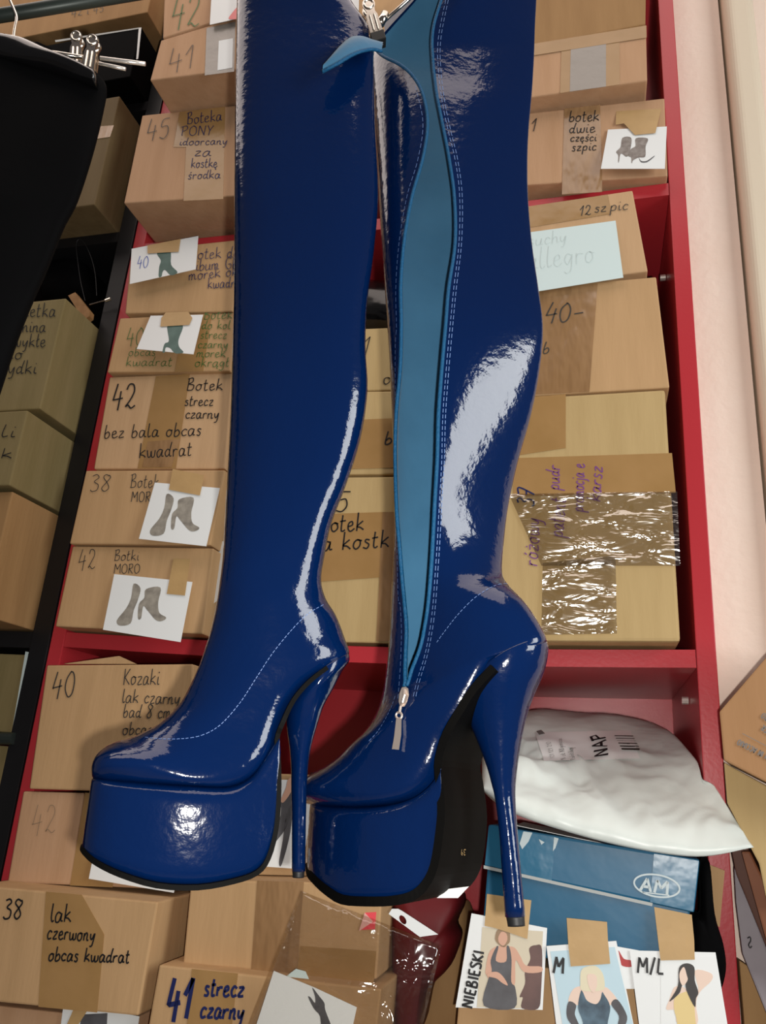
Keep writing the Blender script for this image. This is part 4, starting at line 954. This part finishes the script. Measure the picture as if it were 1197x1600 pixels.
loft('platform', [(a, b, t, 7, 7) for a, b, t in PF], PLL, M['blue'], lb, 64, 4)
def pd(path, d): return [(x, y, t+d) for x, y, t in path]
SGN[0] = 1
sp_l = [(129, 1318, .006), (131, 1324, .018), (142, 1333, .027), (160, 1344, .034), (196, 1359, .040), (250, 1374, .043), (310, 1377, .043), (362, 1369, .0405), (398, 1357, .0375), (417, 1334, .0355), (429, 1290, .0345), (433.5, 1235, .033), (433, 1190, .032), (431, 1158, .030), (439, 1134, .033), (455, 1101, .032), (478, 1074, .031), (505, 1053, .030)]
sole_strip('outsole', sp_l, PLL, M['sole'], lb, near=False)
HL = [((468, 1066), (544, 1022), .026), ((452, 1101), (545, 1033), .026), ((448, 1122), (534, 1049), .022), ((449, 1143), (521, 1075), .0175), ((452, 1165), (506, 1102), .0142), ((454, 1185), (494, 1138), .0118), ((455, 1206), (485, 1172), .0098), ((455, 1230), (480.5, 1210), .0082), ((456, 1270), (478.5, 1262), .0062), ((456, 1320), (477.5, 1316), .0055), ((456, 1361), (477, 1361), .0053)]
hl = loft('heel', HL, PLL, M['blue'], lb, 36, 4)
loft('heel_tip', [((456.5, 1361), (476, 1361), .0049), ((457, 1366), (475.5, 1366), .0048), ((457, 1371), (475, 1371), .0047)], PLL, M['cap'], hl, 28, 2)
bvl = bvh_of(lup); mb = MB()
dashes(mb, cast(bvl, .0003), [(505, 945), (480, 960), (455, 985), (425, 1022), (400, 1060), (375, 1098), (345, 1132), (318, 1148), (290, 1154), (255, 1155), (225, 1152)], .0004, 4, 2)
mb.build('stitching', M['thread'], lb, recalc=False)

# ---- right boot: shaft open along its zip, toe turned away
PLR = boot_plane(668, 1150, .60, R(-26))
rbt = empty('platform_boot', PLR.hit(600, 1412), 'right blue patent thigh boot, unzipped with light blue lining showing', 'boot', 'pair of blue platform boots')
def near_depth(x, xs, t, e):
    r_ = (x-xs)/(1-xs) if x > xs else (xs-x)/(1+xs); ee = 2.0 if x > xs else e
    return t*max(0.0, 1-min(1, abs(r_))**ee)**(1/ee)
def ang_on(pl, f, b, tn, px, py, xs, e):
    """angle on the near half of the section where the view ray through (px,py) meets it"""
    c, u = (f+b)/2, (f-b)/2; L = u.length; x = xs
    w_ = u.normalized(); nn = V((w_.y, -w_.x, 0)).normalized()
    d = ray(px, py)
    for _ in range(12):
        q0 = c + pl.n*near_depth(x, xs, tn, e); n2 = (pl.n - w_*pl.n.dot(w_)).normalized()
        t = (q0-CAM).dot(n2)/d.dot(n2); p = CAM+d*t; x = max(-.98, min(.995, (p-c).dot(w_)/L - pl.n.dot(w_)*near_depth(x, xs, tn, e)/L))
    return math.acos(x)
# front px, back px, near depth, far depth, zip-left px, zip-right px
UR = [((700, -70), (840, -70), .022, .012, None, (718, -70)), ((672, -30), (839, -30), .024, .012, None, (697, -30)), ((645, 2), (838, 0), .026, .013, None, (689, 2)), ((612, 38), (836, 40), .028, .014, None, (678, 36)), ((590, 64), (835, 70), .028, .015, None, (675, 66)),
      ((580, 84), (834, 95), .029, .016, (594, 80), (676, 95)), ((579, 98), (833, 112), .029, .016, (624, 94), (677, 112)), ((580, 118), (832, 130), .029, .016, (647, 117), (679, 133)), ((582, 150), (830, 155), .030, .017, (662, 150), (683, 158)), ((585, 195), (826, 200), .030, .018, (668, 192), (692, 200)), ((589, 250), (824, 250), .030, .018, (660, 250), (702, 250)), ((592, 310), (825, 310), .030, .018, (643, 308), (710, 312)), ((596, 380), (831, 380), .031, .019, (631, 380), (711, 380)), ((601, 450), (841, 450), .033, .02, (626, 450), (701, 450)), ((605, 510), (848, 512), .035, .022, (627, 510), (696, 512)), ((609, 580), (842, 580), .036, .023, (625, 580), (690, 580)), ((612, 650), (828, 650), .036, .023, (619, 650), (685, 650)), ((615, 720), (808, 720), .034, .022, (617.5, 720), (683, 720)), ((616, 790), (793, 790), .031, .02, (619.5, 790), (679, 790)), ((615, 850), (786, 850), .029, .018, (624, 850), (676, 850)), ((613, 900), (784, 894), .028, .017, (628, 900), (673, 900)), ((611, 945), (795, 915), .028, .017, (632, 940), (670, 945)), ((609, 985), (819, 940), .028, .018, (635, 985), (665, 985)), ((606, 1022), (842, 974), .028, .02, (634, 1025), (657, 1025)), ((602, 1055), (853, 1003), .029, .024, (633, 1060), (644, 1060)), ((597, 1085), (826, 1008), .030, .027, (632, 1085), (636, 1085))]
RF = [((587, 1118), (789, 1031), .031, .031), ((570, 1148), (756, 1063), .032, .032), ((549, 1172), (727, 1108), .033, .033), ((530, 1190), (699, 1151), .034, .034), ((512, 1201), (680, 1198), .036, .036), ((498, 1208), (652, 1237), .038, .038), ((487, 1216), (612, 1256), .038, .038), ((480.5, 1226), (560, 1263), .034, .034), ((478, 1238), (521, 1262), .026, .026), ((479, 1250), (498, 1260), .015, .015), ((482.5, 1256.5), (486, 1258), .005, .005)]
def right_upper():
    rows = []
    th0 = None
    for F, B, tn, tf, zl_, zr_ in UR:
        k_ = max(0, min(1, (960-F[1])/140)); xs, e_ = .25*k_, 2-.75*k_
        oF, oB = .018*k_, -.034*k_
        f, b = PLR.hit(F[0], F[1], oF), PLR.hit(B[0], B[1], oB)
        fx = lambda q: math.acos(max(-.98, min(.998, 2*(q[0]-B[0])/(F[0]-B[0])-1)))
        aR = fx(zr_); aL = fx(zl_) if zl_ else 0.0
        if zl_ and aL > aR: aL = aR
        rows.append((*f, *b, tn, tf, aL, aR, 2.0, xs, e_, *F, *B, oF, oB, 1.0)); th0 = (aL+aR)/2
    nopen = len(rows)
    for i, (F, B, tn, tf) in enumerate(RF):
        on = tn; f = PLR.hit(*F); b = PLR.hit(B[0], B[1], on) - PLR.n*on
        if i == 0: b = PLR.hit(B[0], B[1], on*.6) - PLR.n*on*.6
        k_ = min(1, (i+1)/3); rows.append((*f, *b, tn, tf, th0, th0, 2.0+2.5*k_, 0.0, 2.0, *F, *B, 0.0, 0.0, max(0, .6-.3*i)))
    SUB = 5; R2 = cm(rows, SUB); n = 72
    def ring(d, s_=1.0, a0=None, a1=None):
        f, b = V(d[0:3]), V(d[3:6]); c, u = (f+b)/2, (f-b)/2; aL, aR = max(0, d[8]), max(d[9], max(0, d[8]))
        out = []
        for k_ in range(n+1):
            a = aR + (2*math.pi+aL-aR)*k_/n; co, si = math.cos(a), math.sin(a); e = 2.0 if co > 0 else d[10]
            x = math.copysign(abs(co)**(2/e), co); y = math.copysign(abs(si)**(2/e), si)
            dep = near_depth(co, d[11], d[6], d[12]) if (si > 0 and d[10] < 2.01) else (d[6] if si > 0 else d[7])*y
            p = c + u*x*s_ + PLR.n*(dep*s_)
            if si > 0 and d[19] > 0:
                hx = (1+x*s_)/2; q = PLR.hit(d[13]*hx+d[15]*(1-hx), d[14]*hx+d[16]*(1-hx), d[17]*hx+d[18]*(1-hx)+dep*s_)
                p = p.lerp(q, min(1, d[19]))
            out.append(p)
        return out
    vs, fs = [], []; W = n+1
    for d in R2: vs += ring(d)
    for i in range(len(R2)-1):
        for k_ in range(n): fs.append((i*W+k_, i*W+k_+1, (i+1)*W+k_+1, (i+1)*W+k_))
    L = len(R2)-1; fs.append(tuple(L*W+k_ for k_ in range(n)))
    up = mk('upper', vs, fs, M['blue'], rbt, smooth=True, merge=True)
    lr = [d for d in R2[:(nopen-1)*SUB+1]]; vs, fs = [], []
    inner = [ring(d, .955) for d in lr]
    for r_ in inner: vs += r_
    for i in range(len(lr)-1):
        for k_ in range(n): fs.append((i*W+k_, i*W+k_+1, (i+1)*W+k_+1, (i+1)*W+k_))
    li = mk('lining', vs, fs, M['lining'], rbt, smooth=True)
    outer = [ring(d) for d in lr]
    eR = [o[0] for o in outer]; eL = [o[-1] for o in outer]
    return up, li, eL, eR, lr
rup, rli, eL, eR, lr = right_upper()
i0 = 5*5
tp = MB(); tp.tube([(p+q)/2 for p, q in zip(eL[i0-2:], eL[i0-2:])], .0016, 8); zt1 = tp.build('zip_tape', M['zip'], rbt, smooth=True)
tp = MB(); tp.tube(eR, .0016, 8); tp.build('zip_tape', M['zip'], rbt, smooth=True)
# curled corner of the front panel beside the clip, lining outwards
fe = [(504, 112, .548), (515, 106, .545), (530, 98, .543), (548, 87, .543), (565, 80, .546), (582, 77, .552), (596, 80, .56)]
fc = [(507, 108, .552), (522, 86, .553), (535, 68, .556), (550, 57, .560), (568, 57, .565), (585, 66, .572), (600, 70, .578)]
A = cm(fe, 5); B = cm(fc, 5); vs, fs = [], []; N = len(A); K = 6
for (x, y, d), (x2, y2, d2) in zip(A, B):
    p, q = facing(d).hit(x, y), facing(d2).hit(x2, y2)
    for j in range(K+1):
        t = j/K; vs.append(p*(1-t)+q*t + _h*(-.006*math.sin(math.pi*t)))
for i in range(N-1):
    for j in range(K): a = i*(K+1)+j; fs.append((a, a+1, a+K+2, a+K+1))
NB = len(vs); vs += [v + _h*.0015 + V((0, 0, -.0006)) for v in vs]; fs += [tuple(NB+i for i in f) for f in fs]
mk('folded_flap', vs, fs, M['lining'], rbt, smooth=True)
MB().tube([facing(d-.0005).hit(x, y) for x, y, d in A], .0017, 8).build('zip_tape', M['zip'], rbt, smooth=True)
# rear top hem with stitching
hm = [(601, 34), (622, 14), (646, -12), (676, -44), (704, -50), (668, -8), (640, 24), (612, 52), (603, 60)]
bvr = bvh_many([rup, rli])
pj_ = Plane(PLR.p, PLR.n)
hem = prism('hem', hm, lambda x, y: (PLR.hit(x, y, -.006), PLR.n), M['blue'], rbt, .002)
mb = MB()
for i in range(10):
    t = i/9; x, y = 610+55*t, 44-58*t; P = [(PLR.hit(x, y, -.0035), PLR.n), (PLR.hit(x+3, y-6, -.0035), PLR.n)]
    ribbon(mb, [p for p, _ in P], [n_ for _, n_ in P], .0006)
mb.build('stitching', M['thread'], hem, recalc=False)
# zip stitching, slider and pull
bvu = bvh_of(rup); mb = MB(); pjs = cast(bvu, .0004)
for dx in (7, 11):
    dashes(mb, pjs, [(692+dx, -10), (678+dx, 60), (678+dx, 110), (684+dx, 160), (694+dx, 208), (704+dx, 250), (711+dx, 305), (710+dx, 380), (702+dx, 450), (696+dx, 512), (690+dx, 580), (685+dx, 650), (683+dx, 720), (679+dx, 790), (676+dx, 850), (673+dx, 900), (670+dx, 945), (665+dx, 985), (657+dx, 1025), (645+dx, 1065), (638+dx, 1095)], .0005, 6, 3)
for dx in (6,):
    dashes(mb, pjs, [(655-dx, 135), (667-dx, 192), (659-dx, 250), (642-dx, 308), (630-dx, 380), (625-dx, 450), (626-dx, 510), (624-dx, 580), (622, 905), (626, 945), (628, 985), (627, 1025), (625, 1060), (622, 1095)], .0004, 6, 3)
mb.build('stitching', M['thread'], rbt, recalc=False)
mb = MB()
dashes(mb, pjs, [(800, 912), (775, 915), (745, 932), (718, 958), (698, 983), (682, 1005)], .0004, 4, 2)
dashes(mb, pjs, [(618, 1088), (612, 1105), (602, 1125), (590, 1144), (575, 1160)], .0004, 4, 2)
mb.build('stitching', M['thread'], rbt, recalc=False)
ps, ns = pjs(633, 1092)
if ps is None: ps, ns = PLR.hit(633, 1092, .03), PLR.n
zp = Plane(ps, (ns + PLR.n*2).normalized()); fr = lambda x, y, o=0: zp.hit(x, y, o)
mb = MB()
def plate(mb, poly, o, th):
    a = [fr(x, y, o+th) for x, y in poly]; b = [fr(x, y, o) for x, y in poly]; N = len(a)
    mb.add((a+b, [tuple(range(N)), tuple(range(2*N-1, N-1, -1))]+[(i, (i+1) % N, N+(i+1) % N, N+i) for i in range(N)]))
plate(mb, [(628, 1074), (634, 1073), (638, 1076), (639, 1086), (636, 1097), (632, 1104), (625, 1104), (623, 1096), (624, 1084)], .0008, .003)
mb.tube([fr(632, 1078, .004), fr(632, 1086, .0062), fr(629, 1097, .0058), fr(627, 1102, .004)], .0011, 8)
zs = mb.build('zip_slider', M['pull'], rbt, bevel=0)
mb = MB(); mb.tube([fr(623.5+4.6*math.cos(a), 1118+5*math.sin(a), .004) for a in [2*math.pi*i/16 for i in range(17)]], .0009, 8)
mb.tube([fr(626, 1104, .004), fr(624.5, 1113, .0045)], .0011, 8)
plate(mb, [(619, 1123), (627.5, 1123), (627, 1148), (623.5, 1171.5), (612.5, 1170.5), (616, 1150)], .003, .0022)
mb.build('zip_pull', M['pull'], zs)

PR = [((484, 1254.5), (478, 1352), .004), ((486, 1255.0), (480, 1368), .014), ((493, 1256.5), (489, 1380), .023), ((508, 1258.5), (506, 1396), .031), ((532, 1259.5), (532, 1412), .037), ((568, 1259.5), (572, 1415), .0405), ((605, 1254.5), (612, 1414), .0405), ((636, 1244.5), (645, 1407), .039), ((660, 1228.5), (667, 1388), .0375), ((677, 1209.5), (683, 1355), .0365), ((687, 1192.5), (692, 1300), .036), ((686, 1191), (694.5, 1262), .035), ((687, 1190), (691, 1215), .034)]
loft('platform', [(a, b, t, 7, 7, True, True) for a, b, t in PR], PLR, M['blue'], rbt, 64, 4)
sp_r = [(477, 1350, .005), (479, 1368, .016), (489, 1381, .025), (506, 1397, .033), (532, 1413, .0385), (572, 1416.5, .042), (612, 1415.5, .042), (645, 1408, .0405), (668, 1389, .039), (684, 1356, .038), (693, 1300, .0375), (695.5, 1262, .0365), (692, 1215, .0355), (691, 1188, .034), (703, 1149, .035), (724, 1113, .034), (745, 1080, .032), (775, 1048, .031)]
so = sole_strip('outsole', sp_r, PLR, M['sole'], rbt, near=True, th=.0058)
bvs = bvh_of(so); mb = MB()
write(mb, '39', 727, 1327, 9, cast(bvs, .0004), .0005, 8, math.pi, print_=True, jit=0)
mb.build('size_stamp', M['gold'], so, recalc=False)
pjb = cast(bvs, .0006)
stk = [(683, 1403), (700, 1389), (733, 1385), (716, 1403)]
pts = [pjb(x, y) for x, y in stk]
if all(p is not None for p, _ in pts): prism('sticker', stk, pjb, M['label'], so, .0004)
else:
    pl_s = facing(.60); prism('sticker', stk, (lambda x, y: (PLR.hit(x, y, 0), PLR.n)), M['label'], so, .0004)
HR = [((745, 1066), (852, 1000), .027), ((728, 1101), (855, 1012), .027), ((731, 1118), (848, 1046), .024), ((741, 1143), (834, 1079), .020), ((752, 1170), (822, 1113), .0165), ((763, 1200), (813, 1156), .0132), ((770, 1226), (807, 1197), .0108), ((775, 1248), (804, 1238), .0088), ((781, 1300), (807, 1290), .0068), ((785, 1360), (813, 1355), .006), ((790, 1432), (820, 1432), .0059)]
hr = loft('heel', HR, PLR, M['blue'], rbt, 36, 4)
loft('heel_tip', [((791, 1431), (819, 1431), .0055), ((793, 1440), (819.5, 1440), .0053), ((794, 1447), (820, 1447), .0052)], PLR, M['cap'], hr, 28, 2)

# hanger that carries the boots
h2 = empty('clip_hanger', facing(.575).hit(600, 40), 'metal clip hanger gripping the boot tops between the two boots', 'hanger', 'metal clip hangers')
clip(h2, 576, 12, .572, -.28, 1.0)
MB().tube([facing(.59).hit(597, 36), facing(.59).hit(640, -2), facing(.59).hit(740, -90)], .0018, 10).build('bar', M['metal'], h2, smooth=True)
MB().tube([facing(.588).hit(594, 38), facing(.588).hit(602, 22)], .0042, 12).build('clip_spring', M['metal'], h2, smooth=True)
